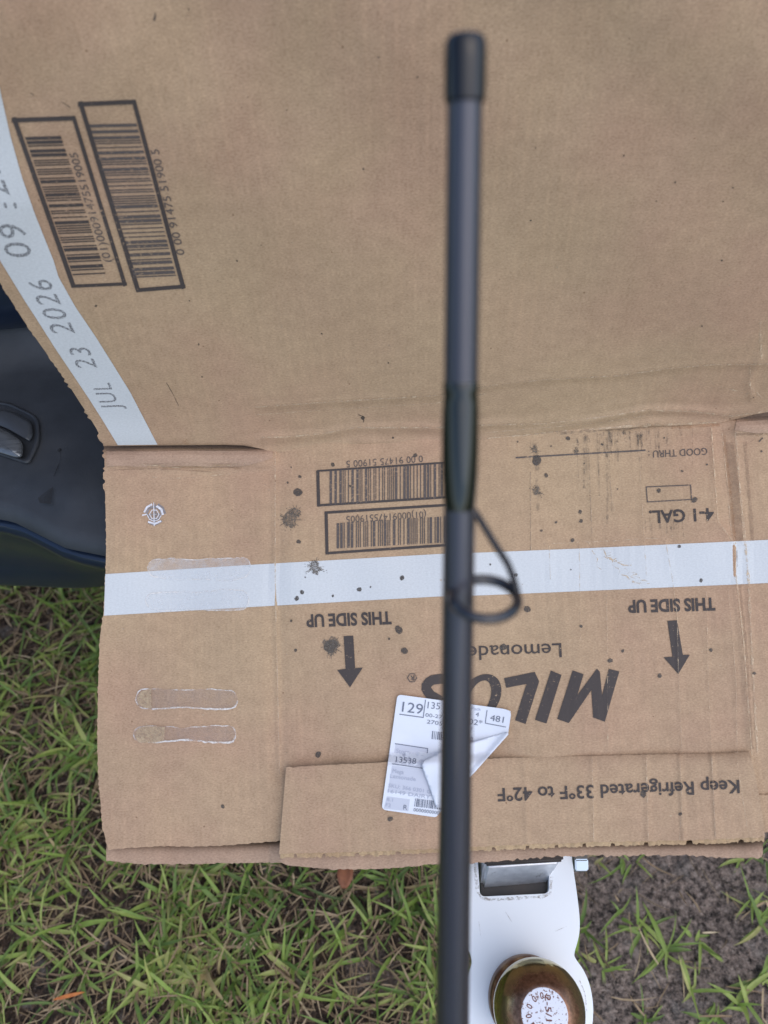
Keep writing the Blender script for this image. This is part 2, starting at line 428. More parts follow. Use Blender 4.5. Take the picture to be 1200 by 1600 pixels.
far = t.n('ShaderNodeVectorMath', operation='LENGTH'); t.l(oc, far.inputs[0])
c = t.mix(t.ramp(far.outputs['Value'], 1.3, 2.6), c, t.mix(t.ramp(t.noise(oc, 8, 4), .4, .6), (.05, .085, .02), (.10, .12, .04)))
b = t.bump(t.noise(oc, 110, 6, .75), 1., .022); b = t.bump(t.noise(oc, 420, 3, .6), .7, .003, b)
M['soil'] = t.done(t.bsdf(Base_Color=c, Roughness=.95, Normal=b))
g = link('ground', mesh('ground', GV, GF), M['soil'], smooth=True, kind='structure')

# ------------------------------------------------------------------ grass and straw
def mat_blade(name, cols, rough=.5, trans=.0):
    t = NT(name); a = t.n('ShaderNodeAttribute', attribute_name='tone')
    r_ = t.n('ShaderNodeValToRGB'); t.l(a.outputs['Fac'], r_.inputs[0])
    el = r_.color_ramp.elements
    while len(el) < len(cols): el.new(.5)
    for i, (p, cc) in enumerate(cols): el[i].position = p; el[i].color = (*cc, 1)
    c = t.mix(t.ramp(t.noise(t.uv((1, 1, 1), 'Object'), 120, 3), .3, .7, 0, .35), r_.outputs[0], (.20, .17, .07))
    p = t.bsdf(Base_Color=c, Roughness=rough, Specular_IOR_Level=.4)
    if trans:
        tr = t.n('ShaderNodeBsdfTranslucent'); t.set(tr.inputs[0], c)
        mx = t.n('ShaderNodeMixShader'); mx.inputs[0].default_value = trans
        t.l(p.outputs[0], mx.inputs[1]); t.l(tr.outputs[0], mx.inputs[2]); return t.done(mx)
    return t.done(p)
M['grass'] = mat_blade('grass_blade', [(0, (.07, .13, .03)), (.3, (.15, .26, .05)), (.6, (.30, .43, .085)), (.85, (.48, .54, .16)), (1, (.50, .38, .19))], .42, .35)
M['straw'] = mat_blade('dead_straw', [(0, (.09, .055, .035)), (.4, (.26, .17, .10)), (.8, (.50, .37, .23)), (1, (.64, .52, .34))], .75)
def blades(B, seg=5):
    """B rows: x y z az len width rise droop twist tone"""
    B = np.asarray(B); n = len(B); x, y, z, az, L, W, rise, droop, side, tone = B.T
    V = np.zeros((n, seg + 1, 3, 3)); d = np.stack([np.cos(az), np.sin(az)], 1); s_ = np.stack([-np.sin(az), np.cos(az)], 1)
    px_ = np.zeros(n); pz_ = np.zeros(n); lat = np.zeros(n)
    for k in range(seg + 1):
        tt = k / seg; e = rise - droop * tt
        if k: px_ = px_ + np.cos(e) * L / seg; pz_ = pz_ + np.sin(e) * L / seg; lat = side * L * tt ** 2
        w_ = W * (np.minimum(1, .55 + tt * 1.8) * (1 - tt ** 2.6) + .03) / 2
        for j, o in enumerate((-1, 0, 1)):
            V[:, k, j, 0] = x + d[:, 0] * px_ + s_[:, 0] * (lat + o * w_)
            V[:, k, j, 1] = y + d[:, 1] * px_ + s_[:, 1] * (lat + o * w_)
            V[:, k, j, 2] = np.maximum(z + pz_, z + .001) + (abs(o) * w_ * .35)
    V = V.reshape(-1, 3); base = (np.arange(n) * (seg + 1) * 3)[:, None]
    loc = []
    for k in range(seg):
        for j in range(2): loc.append((k * 3 + j, k * 3 + j + 1, k * 3 + j + 4, k * 3 + j + 3))
    F = (base[:, None, :] + np.array(loc)[None]).reshape(-1, 4)
    return V, F, np.repeat(tone, (seg + 1) * 3)
def blade_obj(name, B, mat, kind='stuff', seg=5):
    V, F, T = blades(B, seg); me = bpy.data.meshes.new(name)
    me.vertices.add(len(V)); me.vertices.foreach_set('co', V.astype(np.float32).ravel())
    me.loops.add(F.size); me.loops.foreach_set('vertex_index', F.astype(np.int32).ravel())
    me.polygons.add(len(F)); me.polygons.foreach_set('loop_start', np.arange(0, F.size, 4, dtype=np.int32)); 
    me.update(calc_edges=True); me.validate()
    at_ = me.attributes.new('tone', 'FLOAT', 'POINT'); at_.data.foreach_set('value', T.astype(np.float32))
    me.shade_smooth()
    return link(name, me, mat, kind=kind)
def density(x, y):
    # the ground is bare beside the tow hitch and greener towards the left
    bare = 1 / (1 + math.exp(-(x - .075) * 45))
    n_ = mnoise.noise((x * 6 + 3, y * 6, 9))
    return max(0, (1 - bare) * max(.20, .46 + .65 * n_) + bare * (.008 + .03 * max(0, n_)))
B = []; S = []
q = random.Random(5)
def tuft(x, y, nb, sc=1., tone0=None):
    z = gh(x, y); a0 = q.random() * 6.28; tn = q.uniform(.1, .85) if tone0 is None else tone0
    for i in range(nb):
        az = a0 + i * 2.4 + q.uniform(-.5, .5); L = sc * q.uniform(.022, .072); rise = q.uniform(.15, 1.25)
        B.append((x + q.uniform(-.006, .006), y + q.uniform(-.006, .006), z, az, L, q.triangular(.0016, .0072, .0034) * (.6 + .4 * sc), rise, q.uniform(.3, 1.5), q.uniform(-.3, .3),
                  min(1, max(0, tn + q.gauss(0, .13) + (.35 if q.random() < .06 else 0)))))
for _ in range(16000):
    x, y = q.uniform(-1.0, .8), q.uniform(-.4, 1.0)
    if q.random() < density(x, y) * .62: tuft(x, y, q.randint(3, 7), q.uniform(.7, 1.15))
for _ in range(2600):   # coarser cover further out
    x, y = q.uniform(-2.2, 2.0), q.uniform(-1.6, 2.2)
    if not (-1 < x < .8 and -.4 < y < 1): tuft(x, y, 5, 1.5)
# the tufts that can be told apart on the bare soil
for px_, py_, n_, sc in [(1000, 1452, 8, 1.1), (1045, 1487, 10, 1.3), (1090, 1470, 6, 1.0), (940, 1510, 7, 1.1), (1160, 1570, 9, 1.4), (1008, 1592, 7, .8), (1115, 1590, 9, 1.0),
                         (1172, 1412, 7, 1.1), (1190, 1440, 7, 1.1), (912, 1455, 7, 1.0), (1165, 1342, 3, 1.3), (1085, 1545, 6, 1.2), (935, 1345, 4, .8), (990, 1345, 4, .7), (1190, 1530, 6, 1.2), (905, 1490, 6, .9), (965, 1430, 4, .9)]:
    P_ = at_z(px_, py_, 0); tuft(P_[0], P_[1], n_, sc * .72, q.uniform(.4, .7))
for _ in range(30000):
    x, y = q.uniform(-1.0, .8), q.uniform(-.4, 1.0)
    if q.random() < (.10 if x > .1 else .85):
        S.append((x, y, gh(x, y) + q.uniform(.001, .009), q.random() * 6.28, q.uniform(.008, .055), q.uniform(.0006, .0026), q.uniform(-.1, .22), q.uniform(0, .3), q.uniform(-.35, .35), q.betavariate(1.6, 2.2)))
blade_obj('grass', B, M['grass'])
blade_obj('dead_straw', S, M['straw'], seg=4)
# soil crumbs
cv, cf = [], []
for _ in range(12000):
    x, y = q.uniform(-.7, .6), q.uniform(-.25, .8); r_ = q.uniform(.0008, .0034) * (1 if q.random() < .9 else 1.7); z = gh(x, y)
    k = len(cv)
    for d_ in ((1, 0, 0), (0, 1, 0), (-1, 0, 0), (0, -1, 0), (0, 0, 1), (0, 0, -1)):
        s_ = r_ * q.uniform(.6, 1.2); cv.append((x + d_[0] * s_, y + d_[1] * s_, z + d_[2] * s_ * .8))
    for a_, b_ in ((0, 1), (1, 2), (2, 3), (3, 0)): cf += [(k + a_, k + b_, k + 4), (k + b_, k + a_, k + 5)]
link('soil_crumbs', mesh('soil_crumbs', cv, cf), M['soil'], smooth=True, kind='stuff')

# fallen leaf and pine needle that can be told apart
def leaf(name, px_, py_, L, W, az, mat, label, cat, lift=.02):
    P_ = at_z(px_, py_, lift); V, F, T = [], [], []
    n = 9
    for i in range(n + 1):
        tt = i / n; w_ = W / 2 * math.sin(math.pi * min(1, tt * .92 + .06)) ** .7
        for o in (-1, -.5, 0, .5, 1):
            lx = (tt - .5) * L; ly = o * w_; lz = .25 * abs(ly) + .12 * L * math.sin(tt * 3) * .5
            V.append((P_[0] + math.cos(az) * lx - math.sin(az) * ly, P_[1] + math.sin(az) * lx + math.cos(az) * ly, P_[2] + lz))
    for i in range(n):
        for j in range(4): F.append((i * 5 + j, i * 5 + j + 1, (i + 1) * 5 + j + 1, (i + 1) * 5 + j))
    o = link(name, mesh(name, V, F), mat, smooth=True); o['label'] = label; o['category'] = cat
    so = o.modifiers.new('t', 'SOLIDIFY'); so.thickness = .0006
    return o
M['brown_leaf'] = mat_simple('brown_leaf', (.26, .09, .035), .6, nz=(80, (.15, .05, .02)))
M['orange'] = mat_simple('orange_needle', (.60, .20, .04), .5, nz=(80, (.42, .12, .03)))
leaf('fallen_leaf', 540, 1364, .034, .020, 1.4, M['brown_leaf'], 'reddish brown dead leaf in the grass just below the cardboard edge', 'leaf', .03)
leaf('dry_stem', 108, 1556, .036, .0042, .12, M['orange'], 'short bright orange dry stem lying in the grass left of the cardboard', 'stem', .022)

# ------------------------------------------------------------------ pickup truck
tr = ebase('pickup_truck', (.07, .6, 0), 'dark blue pickup truck back end with black step pad behind the cardboard', 'truck')
t = NT('dark_blue_paint')
M['paint'] = t.done(t.bsdf(Base_Color=(.008, .016, .036), Roughness=.3, Coat_Weight=.6, Coat_Roughness=.10, Metallic=.2,
                           Normal=t.bump(t.noise(t.uv((1, 1, 1), 'Object'), 300, 2), .02, .0003)))
t = NT('black_step_plastic'); oc = t.uv((1, 1, 1), 'Object')
c = t.mix(t.ramp(t.noise(oc, 30, 5, .6), .35, .7), (.020, .023, .028), (.032, .036, .043))
c = t.mix(t.ramp(t.noise(oc, 9, 3), .5, .75, 0, .5), c, (.045, .045, .046))
M['plastic'] = t.done(t.bsdf(Base_Color=c, Roughness=t.ramp(t.noise(oc, 18, 3), .3, .7, .42, .62), Normal=t.bump(t.noise(oc, 1400, 3, .6), .5, .0003)))
M['rubber'] = mat_simple('black_rubber', (.012, .012, .013), .6)
M['dark'] = mat_simple('dark_underbody', (.02, .019, .018), .8, nz=(20, (.035, .03, .026)))
def smoothstep(a, b, x): x = min(1, max(0, (x - a) / (b - a))); return x * x * (3 - 2 * x)
def yedge(x):          # plan curve of the bumper's rear edge
    d_ = abs(x - .07)
    pts = [(0, .275), (.262, .281), (.30, .294), (.343, .322), (.42, .345), (.6, .385), (.85, .44), (.95, .50)]
    return np.interp(d_, [p_[0] for p_ in pts], [p_[1] for p_ in pts])
def ybot(x):
    d_ = abs(x - .07); return np.interp(d_, [0, .34, .6, .95], [.314, .322, .365, .50])
ZT = .598
def sweep(name, prof, mat, parent, x0=-.86, x1=1.0, n=120, xlist=None):
    X_ = xlist if xlist is not None else np.linspace(x0, x1, n); V = []; F = []
    for x in X_:
        for p_ in prof(x): V.append((x, p_[0], p_[1]))
    m = len(prof(0.))
    for i in range(len(X_) - 1):
        for j in range(m - 1): F.append((i * m + j, i * m + j + 1, (i + 1) * m + j + 1, (i + 1) * m + j))
    F.append(tuple(range(m))); F.append(tuple(reversed([(len(X_) - 1) * m + j for j in range(m)])))
    me = mesh(name, V, F); me.shade_smooth()
    try: me.set_sharp_from_angle(angle=math.radians(38))
    except Exception: pass
    return link(name, me, mat, parent)
def prof_pad(x):
    ye = yedge(x)
    return [(.50, .640), (.478, .615), (.468, .606), (.455, ZT + .003), (.43, ZT + .001), (ye + .055, ZT), (ye + .030, ZT - .0005), (ye + .024, ZT - .003), (ye + .012, ZT - .004), (ye + .006, ZT - .006), (ye + .001, ZT - .010), (ye - .001, ZT - .014), (ye + .004, ZT - .018), (ye + .02, ZT - .018)]
def prof_paint(x):
    ye = yedge(x); yb = ybot(x)
    P_ = [(ye + .02, ZT - .0185), (ye + .002, ZT - .0185), (ye - .003, ZT - .020), (ye - .0055, ZT - .0235), (ye - .0055, ZT - .028), (ye - .003, ZT - .035)]
    for k in range(1, 8):
        tt = k / 8; P_.append(((ye - .003) * (1 - tt) + yb * tt + .006 * math.sin(tt * math.pi), (ZT - .035) * (1 - tt) + .485 * tt))
    P_ += [(yb - .002, .480), (yb - .001, .475), (yb + .004, .471), (yb + .012, .470), (yb + .10, .472)]
    return P_
bump_o = sweep('bumper', prof_paint, M['paint'], tr)
# step pad with the opening for the number-plate lamp: quads over the opening are dropped
XL = np.unique(np.round(np.r_[np.linspace(-.86, -.5, 16), np.linspace(-.5, .1, 90), np.linspace(.1, 1., 40)], 5))
pad = sweep('step_pad', prof_pad, M['plastic'], bump_o, xlist=XL)
# tailgate
def prof_gate(x):
    crown = .01 * (1 - ((x - .07) / .8) ** 2)
    return [(.60, .620), (.500, .622), (.484 - crown, .630), (.476 - crown, .644), (.478 - crown, .666), (.486 - crown, .690), (.484 - crown, .72), (.470 - crown, .80), (.458 - crown, .90), (.452 - crown, .99), (.456, 1.02), (.48, 1.03), (.56, 1.03), (.60, 1.0)]
sweep('tailgate', prof_gate, M['paint'], tr, -.72, .86, 40)
def box(name, lo, hi, mat, parent, bev=0., rot=None, seg=3):
    bm = bmesh.new(); bmesh.ops.create_cube(bm, size=1)
    for v in bm.verts: v.co = Vector([(lo[i] + hi[i]) / 2 + v.co[i] * (hi[i] - lo[i]) for i in range(3)])
    if bev: bmesh.ops.bevel(bm, geom=bm.edges[:], offset=bev, segments=seg, affect='EDGES', profile=.5)
    if rot is not None: bmesh.ops.transform(bm, matrix=rot, verts=bm.verts)
    me = bpy.data.meshes.new(name); bm.to_mesh(me); bm.free()
    if bev: me.shade_smooth()
    return link(name, me, mat, parent)
box('bed_side', (-.90, .50, .55), (-.725, 2.4, 1.05), M['paint'], tr, .03)
box('bed_side', (.865, .50, .55), (1.04, 2.4, 1.05), M['paint'], tr, .03)
box('bed_floor', (-.72, .61, .56), (.86, 2.4, .66), M['dark'], tr)
box('frame_rail', (-.35, .40, .42), (-.27, 2.4, .53), M['dark'], tr, .008)
box('frame_rail', (.41, .40, .42), (.49, 2.4, .53), M['dark'], tr, .008)
def cyl(bm, c, ax, r1, r2, L, n=24, cap=True):
    ax = Vector(ax).normalized(); mt = Matrix.Translation(Vector(c)) @ ax.to_track_quat('Z', 'Y').to_matrix().to_4x4()
    bmesh.ops.create_cone(bm, cap_ends=cap, segments=n, radius1=r1, radius2=r2, depth=L, matrix=mt)
for sx in (-.72, .86):
    bm = bmesh.new(); cyl(bm, (sx, 1.35, .37), (1, 0, 0), .37, .37, .24, 40)
    bmesh.ops.bevel(bm, geom=[e for e in bm.edges if len(e.link_faces) == 2 and e.calc_face_angle(0) > 1], offset=.03, segments=3, affect='EDGES')
    me = bpy.data.meshes.new('wheel'); bm.to_mesh(me); bm.free(); wh = link('wheel', me, M['rubber'], tr, True)
    bm = bmesh.new(); cyl(bm, (sx + (.10 if sx > 0 else -.10), 1.35, .37), (1, 0, 0), .21, .21, .06, 32)
    me = bpy.data.meshes.new('rim'); bm.to_mesh(me); bm.free(); link('rim', me, mat_simple('rim_metal', (.45, .45, .46), .35, .9), wh, False)

# number-plate lamp set in the step pad
A_ = at_z(-40, 648, ZT + .004); B_ = at_z(60, 690, ZT + .004)
def pad_pt(px_, py_, z): return at_z(px_, py_, z)
def rounded(pts, r_, n=6):
    out = []; m = len(pts)
    for i in range(m):
        p = np.array(pts[i], float); a = np.array(pts[i - 1], float); b = np.array(pts[(i + 1) % m], float)
        da = (a - p) / np.hypot(*(a - p)); db = (b - p) / np.hypot(*(b - p)); rr = r_[i] if hasattr(r_, '__len__') else r_
        s0, s1 = p + da * rr, p + db * rr
        for k in range(n + 1):
            tt = k / n; out.append((1 - tt) ** 2 * s0 + 2 * tt * (1 - tt) * p + tt ** 2 * s1)
    return np.array(out)
ZL = ZT + .0025
outer = rounded([(-60, 622), (14, 630), (60, 652), (61, 690), (44, 724), (-60, 690)], [6, 10, 14, 14, 8, 6])
def ring_mesh(name, loops, mat, parent, cap=False):
    V = []; F = []; n = len(loops[0])
    for lp in loops: V += [tuple(p) for p in lp]
    for k in range(len(loops) - 1):
        for i in range(n): F.append((k * n + i, k * n + (i + 1) % n, (k + 1) * n + (i + 1) % n, (k + 1) * n + i))
    if cap: F.append(tuple((len(loops) - 1) * n + i for i in range(n)))
    me = mesh(name, V, F); me.shade_smooth()
    return link(name, me, mat, parent)
def lift(pts, z): return [at_z(p[0], p[1], z) for p in pts]
cen = outer.mean(0)
sh = lambda k: cen + (outer - cen) * k
lamp = ring_mesh('plate_lamp', [lift(sh(1.05), ZT - .001), lift(sh(1.03), ZL), lift(sh(.97), ZL + .0008), lift(sh(.90), ZL - .0002), lift(sh(.88), ZL - .0018)], M['plastic'], tr, True)
lamp['label'] = 'number-plate lamp housing set in the bumper step'
ln = rounded([(-60, 652), (8, 671), (37, 690), (36, 714), (26, 716), (-60, 690)], [4, 10, 10, 5, 6, 4])
cl = ln.mean(0); sl_ = lambda k: cl + (ln - cl) * k
t = NT('clear_lens'); oc = t.uv((1, 1, 1), 'Object')
M['lens'] = t.done(t.bsdf(Base_Color=(.16, .17, .18), Roughness=.1, Metallic=.55, Normal=t.bump(t.noise(t.uv((1, 4, 1), 'Object'), 60, 2, .4), .5, .002)))
ring_mesh('lens', [lift(sl_(1.0), ZL - .0008), lift(sl_(.97), ZL + .0035), lift(sl_(.88), ZL + .0050), lift(sl_(.4), ZL + .0055)], M['lens'], lamp, True)
rc = rounded([(-60, 634), (14, 641), (50, 660), (52, 680), (47, 690), (8, 668), (-60, 650)], [4, 8, 8, 3, 3, 8, 4])
M['gloss_plastic'] = mat_simple('smooth_grey_plastic', (.045, .05, .058), .35)
ring_mesh('hood', [lift(rc, ZL - .0015), lift(rc.mean(0) + (rc - rc.mean(0)) * .97, ZL + .0015), lift(rc.mean(0) + (rc - rc.mean(0)) * .8, ZL + .0022)], M['gloss_plastic'], lamp, True)
# worn marks on the step pad
class Flat:
    def __init__(s, z): s.z = z
    def pt(s, p, off=0.): return np.array([at_z(a[0], a[1], s.z + off) for a in np.atleast_2d(p)])
    def uv(s, p): return np.asarray(p) / 2000.
dk = Decal(Flat(ZT), .0012)
dk.poly([(59, 778), (83, 760), (80, 787), (62, 786)])
dk.line([(84, 744), (90, 730), (95, 718), (94, 700)], 1.6); dk.blob(93, 703, 3, 3)
dk.build('scuff_mark', mat_film('scuff_on_plastic', (.012, .012, .013), .2, .7, .3, .6, 60), bump_o)

# ------------------------------------------------------------------ tow ball mount
base = at(820, 1560, .54)
upv = -(R @ (rays([(700, 1450)])[0])); upv /= np.linalg.norm(upv)         # mount droops a little, so its upright leans
hm = ebase('tow_ball_mount', tuple(base), 'white steel tow plate carrying a worn brass-coloured hitch ball below the cardboard', 'tow hitch')
def on_plate(px_, py_, h=0.):
    r_ = R @ rays([(px_, py_)])[0]; o = np.array([0, 0, H]); P0_ = base + upv * h
    return o + r_ * ((P0_ - o) @ upv / (r_ @ upv))
def ipc(pts, n=4):     # closed Catmull-Rom
    P_ = [np.array(p, float) for p in pts]; m = len(P_); out = []
    for i in range(m):
        a, b, c_, d_ = P_[i - 1], P_[i], P_[(i + 1) % m], P_[(i + 2) % m]
        for k in range(n):
            s_ = k / n; out.append(.5 * ((2 * b) + (-a + c_) * s_ + (2 * a - 5 * b + 4 * c_ - d_) * s_ ** 2 + (-a + 3 * b - 3 * c_ + d_) * s_ ** 3))
    return out
outl = [(727, 1230), (727, 1290), (726, 1350), (724, 1400), (724, 1440), (727, 1472), (735, 1492), (737, 1506), (732, 1522), (727, 1545), (726, 1580), (730, 1620), (745, 1660), (775, 1690), (820, 1702), (868, 1692),
        (905, 1662), (922, 1620), (927, 1580), (923, 1545), (913, 1518), (899, 1497), (898, 1487), (904, 1465), (906, 1440), (902, 1400), (895, 1350), (888, 1290), (880, 1230)]
outl = ipc(outl, 3)
hole = rounded([(744, 1300), (750, 1401), (858, 1396), (858, 1300)], [8, 9, 9, 8], 5)
bm = bmesh.new()
def loop(pts, h): 
    vs = [bm.verts.new(on_plate(p[0], p[1], h)) for p in pts]; return vs
o1 = loop(outl, 0); h1 = loop(hole, 0)
es = []
for L_ in (o1, h1):
    for i in range(len(L_)): es.append(bm.edges.new((L_[i], L_[(i + 1) % len(L_)])))
bmesh.ops.triangle_fill(bm, use_beauty=True, use_dissolve=False, edges=es, normal=Vector(upv))
top = bm.faces[:]
r2 = bmesh.ops.extrude_face_region(bm, geom=top)
for v in [g_ for g_ in r2['geom'] if isinstance(g_, bmesh.types.BMVert)]: v.co -= Vector(upv) * .009
bmesh.ops.recalc_face_normals(bm, faces=bm.faces[:])
me = bpy.data.meshes.new('plate'); bm.to_mesh(me); bm.free()
t = NT('white_painted_steel'); oc = t.uv((1, 1, 1), 'Object')
c = t.mix(t.ramp(t.noise(oc, 35, 4, .6), .5, .8, 0, .5), (.84, .89, .94), (.81, .86, .91))
M['plate'] = t.done(t.bsdf(Base_Color=c, Roughness=.38, Normal=t.bump(t.noise(oc, 150, 3), .12, .0006)))
pl = link('plate', me, M['plate'], hm)
bv = pl.modifiers.new('b', 'BEVEL'); bv.width = .0012; bv.segments = 2; bv.limit_method = 'ANGLE'; bv.angle_limit = math.radians(50)
PV, PF = [], []
def plate_strip(pts, w_, h_=.0004):
    q_ = ipoly(pts, 60); T = np.gradient(q_, axis=0); T /= np.hypot(*T.T)[:, None]; Nn = np.stack([-T[:, 1], T[:, 0]], 1)
    ww = w_ * (.5 + .9 * nr.rand(len(q_)))[:, None]; k = len(PV)
    PV.extend([on_plate(a[0], a[1], h_) for a in q_ + Nn * ww / 2] + [on_plate(a[0], a[1], h_) for a in q_ - Nn * ww / 2])
    PF.extend([(k + i, k + i + 1, k + 61 + i, k + 60 + i) for i in range(59)])
plate_strip([(741, 1345), (746, 1392), (752, 1403), (764, 1406), (848, 1401), (860, 1396), (862, 1370)], 4.5)
plate_strip([(790, 1425), (800, 1441)], .8); plate_strip([(868, 1455), (886, 1447)], .7); plate_strip([(748, 1440), (751, 1462)], .7); plate_strip([(905, 1530), (914, 1552), (917, 1580)], 1.6)
pu = np.array([(p_[0] * 3, p_[1] * 3) for p_ in PV])
link('grime', mesh('grime', PV, PF, pu), mat_film('plate_grime', (.26, .19, .13), .0, .6, .42, .66, 120), pl, kind='stuff')
# square shank standing in the cut-out
def quadbox(name, topq, botq, mat, parent, bev=.002):
    bm = bmesh.new(); a = [bm.verts.new(p) for p in topq]; b_ = [bm.verts.new(p) for p in botq]
    bm.faces.new(a); bm.faces.new(b_[::-1])
    for i in range(4): bm.faces.new((a[i], b_[i], b_[(i + 1) % 4], a[(i + 1) % 4]))
    bmesh.ops.recalc_face_normals(bm, faces=bm.faces[:])
    if bev: bmesh.ops.bevel(bm, geom=bm.edges[:], offset=bev, segments=3, affect='EDGES')
    me = bpy.data.meshes.new(name); bm.to_mesh(me); bm.free(); me.shade_smooth()
    try: me.set_sharp_from_angle(angle=math.radians(40))
    except Exception: pass
    return link(name, me, mat, parent)
hh = .022
f1, f2 = on_plate(758, 1354, hh), on_plate(878, 1347, hh)
backv = (on_plate(800, 1250, 0) - on_plate(806, 1390, 0)); backv /= np.linalg.norm(backv)
t = NT('galvanised_shank'); oc = t.uv((1, 1, 1), 'Object')
c = t.mix(t.ramp(t.noise(oc, 90, 4, .6), .35, .7), (.46, .48, .52), (.66, .68, .71))
c = t.mix(t.ramp(t.noise(oc, 60, 5, .7), .62, .72, 0, .85), c, (.03, .028, .026))
M['shank'] = t.done(t.bsdf(Base_Color=c, Roughness=.36, Metallic=.55))
M['black_paint'] = mat_simple('black_coating', (.02, .02, .022), .35, nz=(50, (.05, .04, .035)))
shk = quadbox('shank', [f1, f2, f2 + backv * .09, f1 + backv * .09], [on_plate(750, 1390, -.014), on_plate(858, 1380, -.014), on_plate(858, 1380, -.014) + backv * .12, on_plate(750, 1390, -.014) + backv * .12], M['shank'], hm, .003)
g1, g2 = f1 + upv * .0005 + (f1 - f2) * .01, f2 + upv * .0005 + (f2 - f1) * .01
quadbox('collar_plate', [p + upv * .005 for p in (g1, g2, g2 + backv * .09, g1 + backv * .09)], [g1, g2, g2 + backv * .09, g1 + backv * .09], M['black_paint'], hm, .0015)
e1, e2 = on_plate(744, 1404, -.012), on_plate(862, 1398, -.012)
e1 = e1 - backv * .012; e2 = e2 - backv * .012
quadbox('receiver_tube', [e1, e2, e2 + backv * .22, e1 + backv * .22], [p - upv * .045 for p in (e1, e2, e2 + backv * .22, e1 + backv * .22)], M['black_paint'], hm, .004)
# ball, collar and stamped flat top
def lathe(name, prof, c0, ax, mat, parent, n=64):
    ax = Vector(ax).normalized(); qt = ax.to_track_quat('Z', 'Y'); V = []; F = []; m = len(prof)
    for i in range(n):
        a = 2 * math.pi * i / n
        for r_, z in prof: V.append(Vector(c0) + qt @ Vector((r_ * math.cos(a), r_ * math.sin(a), z)))
    for i in range(n):
        for j in range(m - 1): F.append((i * m + j, ((i + 1) % n) * m + j, ((i + 1) % n) * m + j + 1, i * m + j + 1))
    F.append(tuple(i * m + m - 1 for i in range(n))); F.append(tuple(i * m for i in reversed(range(n))))
    me = mesh(name, V, F); me.shade_smooth()
    try: me.set_sharp_from_angle(angle=math.radians(35))
    except Exception: pass
    return link(name, me, mat, parent)
RB = .0294; cz = .043
bc = at(842, 1577, .491)
upb = -(R @ (rays([(655, 1410)])[0])); upb /= np.linalg.norm(upb); upm = upv; upv = upb
b0 = bc - upv * cz      # foot of the ball axis
b0 = b0 - upv * (((b0 - base) @ upm) / (upv @ upm))
cz = (bc - b0) @ upv
ft = .0255
t = NT('worn_brass_plating')
og = t.n('ShaderNodeTexCoord').outputs['Object']
sub = t.n('ShaderNodeVectorMath', operation='SUBTRACT'); t.l(og, sub.inputs[0]); sub.inputs[1].default_value = tuple(bc)
dt = t.n('ShaderNodeVectorMath', operation='DOT_PRODUCT'); t.l(sub.outputs[0], dt.inputs[0]); dt.inputs[1].default_value = tuple(upv)
hgt = dt.outputs['Value']
nz = t.noise(t.uv((1, 1, 1), 'Object'), 70, 5, .65)
k = t.math('ADD', t.math('DIVIDE', hgt, RB), t.math('MULTIPLY', t.math('SUBTRACT', nz, .5), .55))
rust = t.ramp(k, .40, .72)
gold = t.mix(t.ramp(t.noise(t.uv((1, 1, 1), 'Object'), 40, 3), .35, .65), (.50, .39, .17), (.42, .37, .20))
c = t.mix(rust, gold, t.mix(t.ramp(t.noise(t.uv((1, 1, 1), 'Object'), 350, 4, .7), .35, .65), (.15, .075, .045), (.30, .16, .10)))
M['ball'] = t.done(t.bsdf(Base_Color=c, Metallic=t.ramp(rust, 0, 1, 1., .8), Roughness=t.ramp(rust, 0, 1, .12, .30),
                          Normal=t.bump(t.noise(t.uv((1, 1, 1), 'Object'), 500, 3), t.ramp(rust, 0, 1, .02, .35) and .12, .0006)))
prof = [(.0001, .0)]; prof = [(.017, .0), (.017, cz - .022)]
for a in np.linspace(-50, math.degrees(math.asin(ft / RB)), 26):
    prof.append((RB * math.cos(math.radians(a)), cz + RB * math.sin(math.radians(a))))
ball = lathe('ball', prof, b0, upv, M['ball'], hm)
M['rusty_collar'] = mat_simple('rusty_collar', (.30, .19, .10), .4, .8, nz=(120, (.12, .05, .03)))
lathe('collar', [(.0, .0005), (.0275, .0005), (.0285, .0015), (.0285, .018), (.0275, .0195), (.02, .0195)], b0 - upv * 0, upv, M['rusty_collar'], hm)
t = NT('white_flat_top'); oc = t.uv((1, 1, 1), 'Object')
c = t.mix(t.ramp(t.noise(oc, 520, 4, .65), .57, .62), (.66, .68, .74), (.16, .07, .05))
M['flat'] = t.done(t.bsdf(Base_Color=c, Roughness=.5))
rf = math.sqrt(RB ** 2 - ft ** 2)
tc = b0 + upv * (cz + ft)
lathe('flat_top', [(rf * .995, -.0002), (rf * .97, .0003), (rf * .90, .0004)], tc, upv, M['flat'], ball)
# stamped figures on the flat top
ex = R @ np.array([1, 0, 0]); ex = ex - (ex @ upv) * upv; ex /= np.linalg.norm(ex); ey = np.cross(upv, ex)
M['stamp'] = mat_simple('rust_stamp', (.15, .05, .035), .7)
SV, SF = [], []
def stamp(body, cx_, cy_, rot, capm, wid):
    V, F, w_, cap = text_mesh(body, .012, 1.05)
    k = len(SV)
    for v in V:
        a, b_ = (v[0] / w_ - .5) * wid, (v[1] / cap - .5) * capm
        x = cx_ + a * math.cos(rot) - b_ * math.sin(rot); y = cy_ + a * math.sin(rot) + b_ * math.cos(rot)
        SV.append(tc + ex * x + ey * y + upv * .00055)
    for f_ in F: SF.append([k + i for i in f_])
stamp('2-5/16', .0025, .001, math.radians(-92), .0036, .0185)
for i, ch in enumerate('10000'):
    a = math.radians(215 - i * 30); stamp(ch, .0100 * math.cos(a), .0100 * math.sin(a), a - math.pi / 2, .0036, .0022)
link('stamped_size', mesh('stamped_size', SV, SF), M['stamp'], ball)
upv = upm
